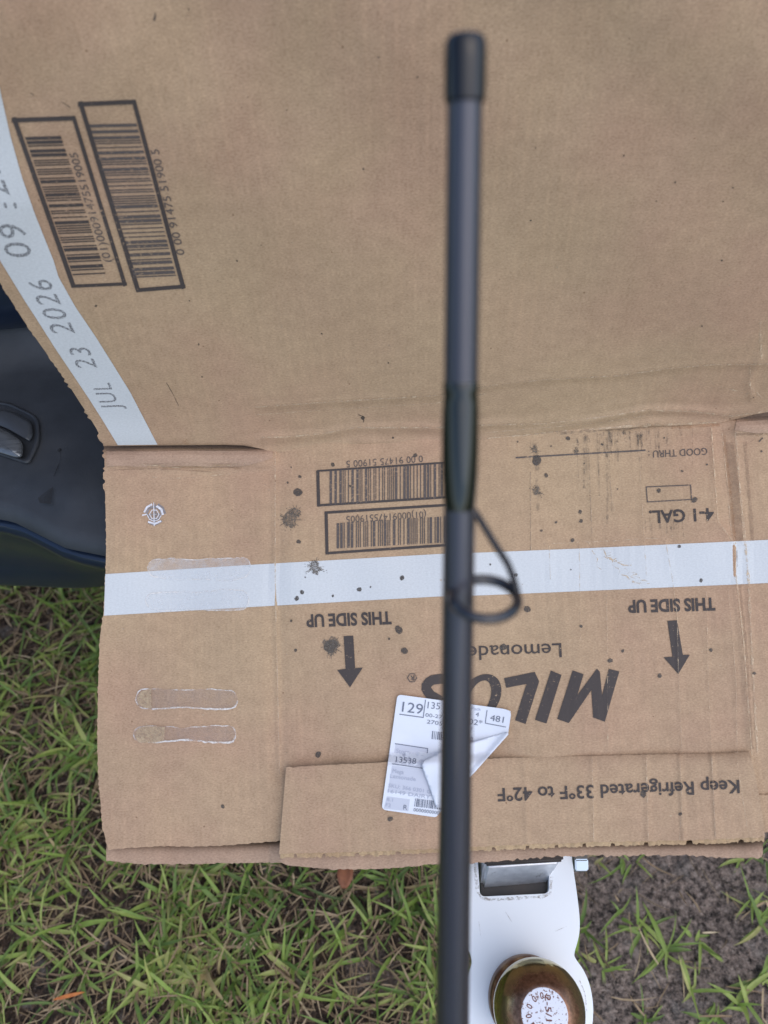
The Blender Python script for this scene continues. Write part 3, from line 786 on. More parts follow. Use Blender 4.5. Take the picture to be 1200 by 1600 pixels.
# hex nut and bolt beside the plate
def hexn(name, c0, ax, r_, h_, mat):
    bm = bmesh.new(); cyl(bm, c0, ax, r_, r_, h_, 6); bmesh.ops.bevel(bm, geom=bm.edges[:], offset=.0008, segments=2, affect='EDGES')
    me = bpy.data.meshes.new(name); bm.to_mesh(me); bm.free(); return link(name, me, mat, hm)
M['zinc'] = mat_simple('zinc_plating', (.45, .52, .58), .3, .8)
hexn('nut', on_plate(906, 1346, -.004), ex, .008, .010, M['zinc'])
hexn('nut', on_plate(722, 1346, -.004), ex, .008, .010, M['zinc'])

# ------------------------------------------------------------------ cardboard
cb = ebase('cardboard_sheet', tuple(LOW.pt([(600, 690)])[0]), 'flattened brown drink carton with white stripes draped over the truck bumper', 'cardboard')
CREASE = [(-420, 700), (160, 697), (250, 696), (350, 695), (380, 696), (408, 701), (427, 707), (538, 704), (681, 696), (760, 688), (870, 677), (995, 667.5), (1119, 662), (1150, 655), (1178, 648), (1200, 643.6), (1500, 630)]
LEFT_UP = [(163, 712), (161, 699), (151, 675), (127, 637), (103, 599), (62, 541), (34, 500), (0, 445), (-35, 385), (-75, 300), (-110, 190), (-150, 60), (-200, -100), (-240, -260)]
lu = ipoly(LEFT_UP, 260, .0)
jr = np.random.RandomState(4)
def jag_left(y):   # tear teeth along the lower part of the edge
    i = (np.asarray(y) / 3.2).astype(int); r_ = np.random.RandomState(9); tb = r_.rand(3000)
    a = np.where((y > 600) & (y < 770), 2.6, .9); v = tb[np.clip(i + 900, 0, 2999)]
    return a * np.where(v > .72, -1.6 * v, .25 * v)
rows = np.linspace(0, 1, 230); cols = np.linspace(0, 1, 400)
P = np.zeros((len(rows), len(cols), 2))
for j, v in enumerate(rows):
    yt = 702 * (1 - v) + (-230) * v
    xl = xon(lu, yt) + float(jag_left(yt))
    x = xl * (1 - cols) + 1480 * cols
    yb = yon(CREASE, x)
    P[j, :, 0] = x; P[j, :, 1] = yb * (1 - v) + (-230) * v
up_o = sheet('upper_panel', UPP, P, M['card'], cb)
LEFT_LO = [(158, 660), (162, 700), (163, 722), (166, 850), (165, 897), (162, 960), (156, 999), (153, 1084), (152, 1169), (155, 1232), (161, 1296), (169, 1328)]
BOT_W = [(169, 1328), (200, 1325), (256, 1322), (300, 1323), (354, 1321), (400, 1317), (436, 1314), (470, 1318), (700, 1322), (1197, 1300), (1500, 1290)]
rows = np.linspace(0, 1, 210); cols = np.linspace(0, 1, 420)
P = np.zeros((len(rows), len(cols), 2)); Q = P
for j, v in enumerate(rows):
    yt = 690 * (1 - v) + 1328 * v
    xl = xon(LEFT_LO, yt) + float(jag_left(yt)) * .8
    x = xl * (1 - cols) + 1480 * cols
    ytop = yon(CREASE, x) - 14; yb = yon(BOT_W, x) + .9 * np.sin(x / 2.3) * np.sin(x / 7.1)
    P[j, :, 0] = x; P[j, :, 1] = ytop * (1 - v) + yb * v
low_o = sheet('lower_panel', LOW, P, M['card'], cb)
# strip of the layer beneath, showing under the front edge
UB = [(167, 1345), (226, 1351), (300, 1350), (405, 1348), (437, 1348), (450, 1352), (521, 1359), (606, 1357), (678, 1350), (727, 1350), (800, 1344), (876, 1338), (960, 1337), (1065, 1336), (1120, 1340), (1191, 1341), (1193, 1332)]
cols = np.linspace(0, 1, 520); x = 166 + (1192 - 166) * cols
jb = np.random.RandomState(3).randn(520); jb = np.convolve(jb, [.3, .4, .3], 'same') * np.where(x > 800, 1.7, .8)
P = np.zeros((12, 520, 2))
for j, v in enumerate(np.linspace(0, 1, 12)):
    P[j, :, 0] = x; P[j, :, 1] = 1296 * (1 - v) + (yon(UB, x) + jb) * v
sheet('under_layer', UNDER, P, M['card_inner'], cb, .003)
# folded front flap
FT = [(447, 1199), (500, 1196), (560, 1193), (650, 1189), (773, 1185), (928, 1181), (1060, 1178), (1171, 1175)]
FB = [(437, 1334), (487, 1333), (589, 1330), (660, 1327), (750, 1323), (840, 1319), (930, 1316), (1020, 1314), (1110, 1312), (1195, 1308)]
rows = np.linspace(0, 1, 46); cols = np.linspace(0, 1, 420)
jb = np.random.RandomState(8).randn(420); jb = np.convolve(jb, [.3, .4, .3], 'same')
P = np.zeros((46, 420, 2))
for j, v in enumerate(rows):
    xl = 447 * (1 - v) + 436 * v; xr = 1171 * (1 - v) + 1195 * v + 3 * math.sin(v * 3)
    x = xl * (1 - cols) + xr * cols
    P[j, :, 0] = x; P[j, :, 1] = (yon(FT, x) + jb * .55) * (1 - v) + (yon(FB, x) + jb[::-1] * .9) * v
flap = sheet('front_flap', FLAP, P, M['card'], cb, .0038)
# crushed fluted medium along the flap's bottom edge
FE = Surf(-ud * .983 + zd * .184, lambda p: .0014 + .0009 * np.abs(np.sin(p[:, 0] / 5.2 + 1.6 * np.sin(p[:, 0] / 23))) * (.4 + .6 * np.sin(p[:, 0] / 31 + 1) ** 2) - .0005 * (p[:, 1] - yon(FB, p[:, 0])) / 3)
x = np.linspace(438, 1194, 700); P = np.zeros((5, 700, 2)); jb = np.random.RandomState(5).randn(700); jb = np.convolve(jb, [.2, .3, .3, .2], 'same')
for j in range(5):
    P[j, :, 0] = x; P[j, :, 1] = yon(FB, x) - 3 + (9.5 + jb * 1.6 - 4.5 * (np.sin(x / 9.0 + 2.5 * np.sin(x / 71)) > .93)) * j / 4
M['flute'] = mat_card('fluted_medium', base=(.42, .30, .18), alt=(.36, .24, .14), alt2=(.45, .33, .2))
sheet('fluted_edge', FE, P, M['flute'], flap, .0012)

# ---- white stripes
d = Decal(UPP, .00035)
SR = [(-75, -230), (-60, -200), (-35, -30), (-20, 60), (0, 141), (16, 212), (34, 276), (55, 336), (84, 408), (91, 432), (118, 480), (150, 527), (203, 612), (246, 694.8)]
SL = [(-215, -230), (-190, -140), (-140, 20), (-105, 130), (-72, 230), (-45, 310), (-20, 366), (0, 407), (38, 469), (60, 503), (86, 544), (137, 620), (160, 656), (184, 695.6)]
d.loft(SL, SR, 130, 12); d.build('white_stripe', M['white'], up_o)
d = Decal(LOW, .0002)
d.loft([(164.5, 897), (400, 882), (685, 865.6), (760, 863), (907, 857), (1200, 843.5), (1478, 831)], [(162.5, 962), (400, 948), (568, 938.5), (685, 932), (760, 930), (980, 920.5), (1200, 911), (1478, 899)], 150, 9)
d.build('white_stripe', M['white'], low_o)

# ---- print on the upper panel
d = Decal(UPP, .00028)
d.frame([(18, 184.5), (117.5, 181), (198.6, 446), (112, 449.8)], [7, 6, 5, 7]); d.flush('barcode_frame', M['ink'], up_o)
d.bars((39, 214), (114, 430), (165, 427.6), (95, 212.5), 3); d.flush('barcode_bars', M['ink'], up_o)
d.frame([(121.6, 159.5), (212, 155.6), (290, 450.4), (213, 456.7)], [7, 6.5, 6, 7]); d.flush('barcode_frame', M['ink'], up_o)
d2 = Decal(UPP, .00028)
d2.bars((136.7, 194.6), (210, 434), (275, 431), (213, 193), 4); d2.flush('barcode_bars', M['ink_thin'], up_o)
d2.text('(01)00091475519005', (175, 409), (120.5, 238.5), (-12.5, .6)); d2.flush('barcode_digits', M['ink_thin'], up_o)
d2.text('0 00 91475 51900 5', (289, 398), (247.5, 233), (-12.5, .6))
d2.flush('barcode_digits', M['ink_thin'], up_o)
d = Decal(UPP, .0004)
d.text('JUL', (189, 639), (171, 598), (-29, 1), spacing=1.1); d.flush('date_print', M['dot_ink'], up_o)
d.text('23', (152.5, 575), (138, 543), (-32, 0), spacing=1.1); d.flush('date_print', M['dot_ink'], up_o)
d.text('2026', (118, 521), (77, 437), (-36, 0), spacing=1.15); d.flush('date_print', M['dot_ink'], up_o)
d.text('09', (51, 402), (37, 350), (-41, 0), spacing=1.1)
d.text(':', (27, 326), (24.5, 316), (-30, 0))
d.text('27', (16, 305), (-6, 250), (-42, 0), spacing=1.1)
d.flush('time_print', M['dot_ink'], up_o)
# scuffs and fold wear on the upper panel
d = Decal(UPP, .0003)
d.line(LINE_A, 2.0, .25); d.line([(p[0], p[1] + 12) for p in LINE_A[:5]], 1.1, .4); d.line(LINE_B, 2.2, .4)
d.line([(430, 708), (538, 702), (681, 694), (760, 686), (870, 675), (995, 665), (1119, 660)], 3., .4)
d.line([(760, 676), (850, 668), (940, 660), (1020, 648)], 1.2, .4); d.line([(1105, 584), (1112, 600), (1170, 616)], 1.3, .4)
d.line([(1188, 500), (1190, 560)], 5, .5); d.line([(1172, 570), (1172, 605), (1190, 620)], 1.6, .5)
for _ in range(60):
    x, y = rng.uniform(120, 1190), rng.uniform(10, 640)
    if x > xon(lu, y) + 140: d.blob(x, y, rng.uniform(.6, 1.3), _, .3, 1.5)
d.flush('fold_scuff', M['scuff'], up_o, 'stuff')
d = Decal(UPP, .0003)
for _ in range(22):
    x, y = rng.uniform(160, 1190), rng.uniform(5, 650)
    if x > xon(lu, y) + 140: d.blob(x, y, rng.uniform(.7, 1.5), _, .3)
d.line([(260, 598), (270, 615), (279, 634)], .8, .3); d.line([(48, 145), (53, 149)], 1.2); d.line([(95, 158), (110, 168)], 1.0); d.line([(243, 20), (241, 32)], 3, .3)
for (x, y, r_) in [(1055, 285, 1.6), (1128, 407, 1.6), (975, 243, 1.5), (150, 478, 2), (1130, 315, 1.5), (296, 470, 1.2), (567, 653, 3), (578, 700, 2.8), (614, 684, 1.6)]: d.blob(x, y, r_, 3)
d.line([(560, 648), (570, 652), (568, 660)], 1.3)
d.flush('dirt_speck', M['stain'], up_o, 'stuff')
d = Decal(UPP, .00035); d.blob(290, 703 - 12, 4, 2, .4); d.flush('rust_mark', M['rust_rub'], up_o)

# ---- print on the lower panel
INK = Decal(LOW, .00028); THIN = Decal(LOW, .00028)
INK.frame([(494, 734.5), (722, 719.5), (722, 777), (495.4, 791.5)], [3, 3.5, 3.5, 5]); INK.flush('barcode_frame', M['ink'], low_o)
INK.frame([(507, 799), (722, 785.5), (722, 852), (508.6, 866.5)], [4, 4, 4, 5]); INK.flush('barcode_frame', M['ink'], low_o)
THIN.bars((515, 735.5), (708, 723), (708, 777), (515, 788.5), 4); THIN.flush('barcode_bars', M['ink_thin'], low_o)
THIN.bars((526, 817.5), (706, 806), (706, 847), (526, 857), 3); THIN.flush('barcode_bars', M['ink_thin'], low_o)
THIN.text('0 00 91475 51900 5', (660.5, 711.5), (541, 720), (.6, 10.5)); THIN.flush('barcode_digits', M['ink_thin'], low_o)
THIN.text('(01)00091475519005', (665.5, 798.5), (541, 806.5), (.6, 10.5)); THIN.flush('barcode_digits', M['ink_thin'], low_o)
INK.text('THIS SIDE UP', (611, 956), (478, 961), (1.2, 19.5), bold=.035); INK.flush('carton_text', M['ink'], low_o)
INK.text('THIS SIDE UP', (1117, 934.5), (981, 938.5), (1.2, 19.5), bold=.035); INK.flush('carton_text', M['ink'], low_o)
def arrow(a, b, c_, d_, e, f_, g_): INK.poly([a, b, c_, d_, e, f_, g_]); INK.flush('printed_arrow', M['ink'], low_o)
arrow((537, 994), (552, 993), (555, 1044), (567, 1043), (547, 1074), (527, 1047), (540, 1045))
arrow((1043, 970), (1058, 969), (1067, 1023), (1078, 1023), (1060, 1053), (1037, 1027), (1051, 1026))
INK.text('Lemonade', (877, 1005), (730, 1010), (1, 22), bold=.004); INK.flush('carton_text', M['ink'], low_o)
cz7 = lambda pts: [(640 + x / 3.53, 1020 + y / 3.53) for x, y in pts]
INK.poly(cz7([(900, 97), (960, 118), (925, 235), (1033, 88), (1050, 105), (1062, 235), (1100, 88), (1157, 103), (1077, 380), (1013, 357), (1003, 205), (878, 388), (815, 365)])); INK.flush('carton_letter', M['ink'], low_o)
INK.poly(cz7([(780, 98), (838, 122), (755, 390), (692, 370)])); INK.flush('carton_letter', M['ink'], low_o)
INK.poly(cz7([(690, 105), (715, 158), (640, 393), (582, 372), (645, 172), (533, 193), (522, 140)])); INK.flush('carton_letter', M['ink'], low_o)
th = np.linspace(0, 2 * math.pi, 41)
OO = cz7([(385 + 115 * math.sin(a) + 40 * math.cos(a), 252 - 135 * math.cos(a)) for a in th]); OI = cz7([(385 + 60 * math.sin(a) + 28 * math.cos(a), 252 - 100 * math.cos(a)) for a in th])
INK.loft(OO, OI, 60, 2); INK.flush('carton_letter', M['ink'], low_o)
S_ = cz7([(240, 185), (222, 150), (170, 143), (115, 152), (86, 188), (112, 232), (165, 262), (205, 300), (190, 345), (130, 372), (60, 350)]); INK.line(S_, 15.5); INK.flush('carton_letter', M['ink'], low_o)
INK.poly(cz7([(262, 110), (300, 125), (285, 190), (262, 180)])); INK.flush('carton_letter', M['ink'], low_o)
th2 = [(644 + 7.2 * math.cos(a), 1059 + 7.2 * math.sin(a)) for a in th]; THIN.line(th2, 1.5); THIN.text('R', (647.4, 1055.5), (641, 1055.8), (.2, 7.6), bold=.02); THIN.flush('registered_mark', M['ink_thin'], low_o)
THIN.text('GOOD THRU :', (1105, 699.5), (1013, 704.5), (.6, 11)); THIN.flush('small_print', M['ink_thin'], low_o)
THIN.line([(1008.6, 703.4), (806, 715)], 2.3); THIN.flush('printed_line', M['ink_thin'], low_o)
THIN.frame([(1009, 760), (1080, 757), (1081.6, 781), (1011, 785)], 1.5); THIN.flush('printed_box', M['ink_thin'], low_o)
INK.text('4-1 GAL.', (1115, 794), (1014, 798.5), (1.2, 19.5), bold=.022)
INK.flush('carton_text', M['ink'], low_o)
d = Decal(FLAP, .00028); d.text('Keep Refrigerated 33ºF to 42ºF', (1155, 1219), (777, 1232), (1.2, 20.5), bold=.016); d.build('storage_print', M['ink'], flap)

# ---- stains and wear on the lower panel
sp = [(468.7, 744.7, 2.5), (449.5, 754, 1.7), (465.4, 769, 7), (466.6, 846.4, 3.3), (472, 925, 3.3), (463.6, 935, 3.6), (520, 931, 2), (561.4, 921, 3.6), (628, 903, 3.8), (520, 726, 3.2), (547, 759.4, 1.8),
      (839, 719, 7.5), (853.5, 742.7, 3), (887.6, 684.7, 3.3), (941, 694.3, 2), (906.7, 799.5, 3), (908, 814, 3), (1029.5, 766.5, 3.3), (1085, 781, 4.6), (1095.5, 907, 2.9), (1061.4, 853.8, 2.6),
      (1066, 736, 2), (1104.7, 725.8, 1.6), (869, 816, 2), (846, 829, 2), (894.6, 844, 3), (806, 898.5, 2.8), (824, 951.7, 5.2), (623, 984, 6), (632, 1017, 5.2), (608, 998, 2), (786.7, 1011, 5.5), (908, 978.4, 2.4),
      (973, 1017, 2.5), (953.6, 1032, 3.8), (1031, 1056, 3.4), (1111, 1015.7, 3), (1178.7, 1052, 2.5), (517, 1009, 10.5), (497, 1179, 4.8), (462, 1016, 2.6), (455, 730, 1.2), (649, 711.4, 3.2), (766, 882, 1.6), (694, 906, 1.2), (579, 917, 1.4), (477, 902, 1.2), (892, 890, 1.2),
      (809, 690, 1.6), (861, 697, 1.4), (913, 724, 1.2), (1038, 684, 1.4), (965, 764, 1.2), (1190, 705, 1.8), (348, 1260, 3.2), (455, 970, 2), (806, 913, 1.4), (712, 1075, 3)]
d = Decal(LOW, .0004)
for i, (x, y, r_) in enumerate(sp): d.blob(x, y, r_, i, .14); d.flush('oil_spot', M['stain'], low_o)
d.line([(1186, 690), (1192, 684)], 2.2); d.build('oil_spot', M['stain'], low_o)
d = Decal(LOW, .00045)
for x, y, r_ in [(454, 812, 11.5), (461.5, 800, 7), (491.5, 886.6, 10), (839, 767, 6), (901, 704, 3), (517, 1009, 12.5), (836, 703, 4.5)]:
    d.blob(x, y, r_, 3, .3)
    for k in range(16):
        a = rng.uniform(0, 6.28); L_ = r_ * rng.uniform(.9, 1.7)
        d.line([(x + r_ * .7 * math.cos(a), y + r_ * .7 * math.sin(a)), (x + L_ * math.cos(a), y + L_ * math.sin(a))], 1.1)
        if k % 3 == 0: d.blob(x + L_ * 1.25 * math.cos(a), y + L_ * 1.25 * math.sin(a), .8, k)
    d.flush('dried_splat', M['stain_light'], low_o)
d = Decal(LOW, .00035)
for _ in range(54):
    x = rng.gauss(965, 42); y0 = yon(CREASE, x) + rng.uniform(2, 12); L_ = abs(rng.gauss(0, 38)) * (1.0 if x < 1000 else .7) + 6
    d.line([(x, y0), (x + rng.uniform(-1, 2), y0 + L_ / 2), (x + rng.uniform(-1, 4), y0 + L_)], rng.uniform(.8, 3.6), .3)
for _ in range(16):
    x = rng.gauss(1040, 16); y0 = rng.uniform(800, 822); d.line([(x, y0), (x + 1, y0 + rng.uniform(8, 26))], rng.uniform(.8, 2.5), .3)
for a in ([(829, 690), (829, 860)], [(920, 700), (925, 850)], [(951, 676), (956, 800)]): d.line(a, 1.3, .3)
d.line([(835, 693), (840, 735)], 7, .2); d.line([(838, 745), (841, 800)], 5, .3)
d.line([(870, 677), (930, 673), (995, 668)], 5, .3)
d.flush('dirt_streak', M['streak'], low_o, 'stuff')
d = Decal(LOW, .0003)
d.line(CREASE_L, 1.6, .4); d.line(CR_A, 1.8, .4); d.line(CR_B, 1.4, .4); d.line(CR_C, 3.2, .4); d.line([(258, 697), (256, 728)], 1.2)
for pl_, a_, w_ in CRUMP: d.line(pl_, .7, .5)
d.line([(167, 730), (185, 726), (240, 727), (300, 733), (360, 727), (400, 722), (428, 708)], 1.3, .4); d.line([(235, 745), (270, 747), (320, 745), (370, 738)], 1., .5)
d.line([(925, 860), (935, 875), (930, 884), (940, 890)], 1.4, .4); d.line([(943, 858), (948, 870), (958, 874), (956, 884), (970, 890), (966, 897), (980, 900), (985, 908), (1000, 912)], 2., .5)
for k in range(26):
    x = 940 + k * 2.7 + rng.uniform(-4, 4); y = 862 + k * 2.0 + rng.uniform(-6, 6); d.line([(x, y), (x + rng.uniform(4, 11), y + rng.uniform(-3, 5))], rng.uniform(.7, 1.6), .3)
d.line([(850, 850), (905, 847), (960, 845), (1010, 841), (1044, 842), (1052, 836)], 1.5, .5)
for _ in range(60): d.blob(rng.uniform(180, 1190), rng.uniform(740, 1180), rng.uniform(.5, 1.2), _, .3, 1.4)
d.flush('fold_scuff', M['scuff'], low_o, 'stuff')
d = Decal(LOW, .0003)
d.line([(1140, 690), (1148, 760), (1155, 845)], 13, .1); d.line([(1152, 860), (1157, 920), (1166, 1010), (1176, 1170)], 4, .3); d.line([(1164, 690), (1170, 760), (1176, 845)], 5, .2); d.line([(1158, 700), (1200, 672)], .5)
d.line([(1150, 679), (1200, 677), (1300, 670)], 4, .3); d.line([(168, 735), (240, 732), (330, 737)], 1.5, .3)
d.flush('dark_groove', mat_film('dark_band', (.26, .17, .11), .1, .4, .35, .65, 200), low_o, 'stuff')  # thin darker film along the right-hand creases and below the rolled edges
d = Decal(LOW, .0005); d.line([(1132, 680), (1133, 700), (1137, 730), (1141, 770), (1148, 845)], 4.5, .3); d.flush('rust_mark', M['rust_rub'], low_o); d.line([(1050, 668), (1100, 664), (1125, 664)], 6, .3); d.flush('rust_mark', M['rust_rub'], low_o)
d = Decal(FLAP, .0004)
for x, y, r_ in [(1005, 1241, 5), (1063, 1272, 2.7), (610, 1279.7, 4)]: d.blob(x, y, r_, 2, .12); d.flush('oil_spot', M['stain'], flap)
d = Decal(FLAP, .0003)
for pl_ in ([(1062, 1185), (1066, 1250), (1062, 1312)], [(1010, 1184), (1013, 1312)], [(1112, 1182), (1118, 1310)], [(925, 1184), (928, 1314)], [(1150, 1180), (1170, 1305)]): d.line(pl_, 1.1, .5)
for _ in range(16): d.blob(rng.uniform(460, 1160), rng.uniform(1205, 1305), rng.uniform(.5, 1.2), _, .3, 1.4)
d.build('fold_scuff', M['scuff'], flap)['kind'] = 'stuff'

# ---- dried glue strips on the left wing
def glue(x0, x1, yt, yb, wave, parts):
    n = 60; xs_ = np.linspace(x0, x1, n); u = (xs_ - x0) / (x1 - x0); e = np.minimum(1, np.minimum(u, 1 - u) / .07); e = np.sqrt(np.clip(1 - (1 - e) ** 2, 0, 1))
    yc0 = (yon(yt, xs_) + yon(yb, xs_)) / 2; hh_ = (yon(yb, xs_) - yon(yt, xs_)) / 2 * e
    rj = np.random.RandomState(int(x0 + yt[0][1])); w1 = np.convolve(rj.randn(n), [.25, .5, .25], 'same') * wave; w2 = np.convolve(rj.randn(n), [.25, .5, .25], 'same') * wave
    T_ = np.stack([xs_, yc0 - hh_ + w1 * e], 1); B2 = np.stack([xs_, yc0 + hh_ + w2 * e], 1)
    D1 = Decal(LOW, .0005); D1.loft(T_, B2, 60, 5); o = D1.build('glue_strip', parts[0], low_o)
    D2 = Decal(LOW, .0009); ringp = np.vstack([T_, B2[::-1], T_[:1]]); D2.line(ringp, 1.7, .15)
    if parts[1]: D2.line(B2, 2.8, .15)
    D2.build('glue_edge', M['glue_rim'], low_o)
    return T_, B2
glue(230, 392, [(230, 875), (270, 872), (300, 875), (330, 873), (392, 871)], [(230, 900), (270, 905), (320, 905), (360, 908), (392, 900)], .5, (M['glue_white'], False))
glue(227, 389, [(227, 927), (270, 925), (310, 926), (350, 921), (389, 923)], [(227, 950), (250, 955), (300, 953), (350, 954), (389, 953)], .6, (M['glue_white'], False))
glue(212, 372, [(212, 1078), (240, 1076), (290, 1078), (330, 1077), (372, 1080)], [(212, 1106), (240, 1108), (290, 1105), (330, 1108), (372, 1107)], .7, (M['glue'], True))
glue(208, 369, [(208, 1136), (240, 1134), (290, 1138), (330, 1134), (369, 1134)], [(208, 1159), (240, 1160), (290, 1156), (330, 1160), (369, 1161)], .8, (M['glue'], True))
d = Decal(LOW, .0012); d.poly([(214, 1090), (221, 1080), (236, 1075), (237, 1106), (226, 1106), (217, 1100)], 6); d.poly([(211, 1148), (216, 1138), (228, 1134), (258, 1136), (256, 1158), (240, 1161), (216, 1160)], 6)
d.build('torn_glue_scab', M['glue_scab'], low_o)
d = Decal(LOW, .0004); xr = np.linspace(166, 426, 60)
d.loft([(x_, yon(CREASE, x_) - 3) for x_ in xr], [(x_, 729 - 14 * np.clip((x_ - 370) / 56, 0, 1) ** 2 + 1.2 * math.sin(x_ / 17)) for x_ in xr], 60, 6); d.flush('rolled_edge', M['card_inner'], low_o)
d.loft([(x_, yon(CREASE, x_) - 3) for x_ in (1152, 1180, 1240, 1340)], [(1148, 672), (1180, 677), (1240, 676), (1340, 672)], 30, 5); d.flush('rolled_edge', M['card_inner'], low_o)
# ---- round register mark
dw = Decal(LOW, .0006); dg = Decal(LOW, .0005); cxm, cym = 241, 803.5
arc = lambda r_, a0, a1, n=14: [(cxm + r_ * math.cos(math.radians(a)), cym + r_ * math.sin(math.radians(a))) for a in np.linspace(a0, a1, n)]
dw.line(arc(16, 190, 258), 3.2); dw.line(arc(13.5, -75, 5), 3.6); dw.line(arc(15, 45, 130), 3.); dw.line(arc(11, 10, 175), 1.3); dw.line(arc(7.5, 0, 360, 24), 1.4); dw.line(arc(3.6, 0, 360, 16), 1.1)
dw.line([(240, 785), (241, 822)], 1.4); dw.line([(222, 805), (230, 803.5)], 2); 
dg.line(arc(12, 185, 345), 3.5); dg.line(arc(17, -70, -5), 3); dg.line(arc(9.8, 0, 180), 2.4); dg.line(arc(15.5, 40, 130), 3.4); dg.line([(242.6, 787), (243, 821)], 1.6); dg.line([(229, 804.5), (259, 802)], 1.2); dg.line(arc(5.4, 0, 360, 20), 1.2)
dg.build('register_mark_grey', M['emboss_grey'], low_o); dw.build('register_mark', M['emboss_white'], low_o)  # the mark is printed in grey and white

# ---- shipping label with its corner folded back
LB = Surf(-ud * .983 + zd * .184, lambda p: np.maximum(h_low(p) + .0006, np.where(p[:, 1] > 1180, .0062 * sig((p[:, 1] - 1186) / 3.), -1)) + .0004)
lab = rounded([(621, 1085), (791, 1108), (799, 1112), (794, 1146), (728, 1221), (681, 1277), (596, 1265)], [7, 8, 6, 3, 3, 3, 8], 5)
D1 = Decal(LB, .0006); D1.poly(lab, 7); lo = D1.build('shipping_label', M['label'], cb, 'white store label stuck over the front edge with one corner folded back')
lo.modifiers.new('t', 'SOLIDIFY').thickness = .00015
FD = Surf(-ud * .983 + zd * .184, lambda p: LB.hf(p) + .0012 + .0035 * np.exp(-((p[:, 0] - 700) / 45.) ** 2) * np.clip(1 - pdist(p, [(660, 1193), (700, 1168), (794, 1144)]) / 60, 0, 1) + .0006 * np.sin(p[:, 0] / 9 + p[:, 1] / 14) + .0014 * np.clip(1 - pdist(p, [(794, 1146), (728, 1221), (683, 1268)]) / 7, 0, 1))
fold = rounded([(659, 1195), (664, 1187), (700, 1170), (752, 1156), (793, 1143), (795, 1147), (728, 1222), (698, 1262), (682, 1262)], [3, 4, 8, 8, 2, 2, 6, 6, 2], 4)
D1 = Decal(FD, .0006); D1.poly(fold, 6); fo = D1.build('folded_corner', M['label'], lo); fo.data.shade_smooth(); fo.modifiers.new('t', 'SOLIDIFY').thickness = .0002
z7 = lambda x, y: (560 + x / 4.286, 1060 + y / 4.286)
G = Decal(LB, .0008)
G.poly([z7(248, 438), z7(463, 470), z7(452, 548), z7(425, 598), z7(228, 572)], 8); G.poly([z7(225, 585), z7(425, 605), z7(500, 790), z7(195, 760)], 8); G.poly([z7(190, 790), z7(345, 810), z7(335, 890), z7(170, 872)], 8)
G.build('label_grey_panel', M['label_grey'], lo)  # grey panels printed behind the label text
I1 = Decal(LB, .0010); I2 = Decal(LB, .0010)
def lt(DD, s_, x0, y0, x1, y1, hpx, bold=0.): 
    a, b_ = np.array(z7(x0, y0)), np.array(z7(x1, y1)); dd = (b_ - a) / np.hypot(*(b_ - a)); DD.text(s_, a, b_, (dd[1] * hpx / 4.286, -dd[0] * hpx / 4.286), bold)
lt(I1, '129', 290, 222, 428, 240, 66); lt(I1, '135', 462, 200, 545, 209, 44); lt(I1, '00-27', 448, 256, 560, 270, 24); lt(I1, '2705', 458, 302, 560, 316, 26, .0); lt(I1, '481', 880, 282, 970, 298, 40); lt(I1, '02*', 738, 305, 828, 318, 36)
lt(I2, 'Pack', 757, 210, 820, 218, 20); lt(I1, '4', 784, 254, 806, 257, 28); lt(I2, '29', 735, 345, 762, 349, 22)
lt(I2, 'Store', 252, 498, 340, 508, 28); lt(I1, '13538', 250, 560, 385, 574, 38); lt(I2, 'Mega', 228, 632, 302, 642, 28); lt(I2, 'Lemonade', 212, 665, 382, 688, 26)
lt(I2, 'SKU: 366 0301 G', 200, 728, 482, 772, 24); lt(I2, '16149 DAIRY', 196, 765, 480, 808, 24); lt(I2, '8.1', 190, 820, 230, 826, 20); lt(I2, 'F2', 182, 858, 216, 864, 24); lt(I1, 'R', 300, 878, 326, 881, 32)
lt(I1, '0000000000', 368, 890, 540, 912, 22)
for a, b_, w_ in ((z7(275, 240), z7(435, 262), 1.3), (z7(450, 143), z7(434, 264), 1.3), (z7(245, 437), z7(465, 470), 1.3), (z7(465, 470), z7(454, 548), 1.3), (z7(225, 572), z7(430, 602), 1.2), (z7(862, 213), z7(850, 300), 1.2), (z7(850, 300), z7(988, 326), 1.2)): I1.line([a, b_], w_)
I1.bars(z7(495, 352), z7(560, 360), z7(555, 414), z7(490, 406), 7, 6, 2); I1.bars(z7(700, 385), z7(768, 393), z7(762, 440), z7(695, 430), 8, 6, 2); I1.bars(z7(382, 803), z7(560, 827), z7(555, 880), z7(374, 858), 9, 18, 2)
I1.build('label_print', M['label_ink'], lo); I2.flush('label_small_print', M['label_ink_pale'], lo, 'stuff')

# ------------------------------------------------------------------ fishing rod
ra = at(727.5, 58, .168); rb = at(706.5, 1640, .272); ax = (rb - ra); Lr = np.linalg.norm(ax); ax /= Lr
rbase = ra + ax * ((ra[2] - .004) / -ax[2])
rod = ebase('fishing_rod', tuple(rbase), 'black fishing rod section with one wire guide held upright in front of the cardboard', 'fishing rod')
def zat(py_):   # distance along the rod for an image row
    best = None
    for s_ in np.linspace(0, Lr * 1.1, 800):
        p_ = (ra + ax * s_ - np.array([0, 0, H])) @ R; y = CY - FP * p_[1] / -p_[2]
        if y >= py_: return s_
    return Lr
def rad(py_, wpx):
    s_ = zat(py_); p_ = (ra + ax * s_ - np.array([0, 0, H])) @ R
    return s_, wpx / 2 * -p_[2] / FP
t = NT('graphite_blank'); oc = t.uv((1, 1, 1), 'Object')
dta = t.n('ShaderNodeVectorMath', operation='DOT_PRODUCT'); t.l(oc, dta.inputs[0]); dta.inputs[1].default_value = tuple(ax)
cxx = t.n('ShaderNodeCombineXYZ'); t.l(dta.outputs['Value'], cxx.inputs[0])
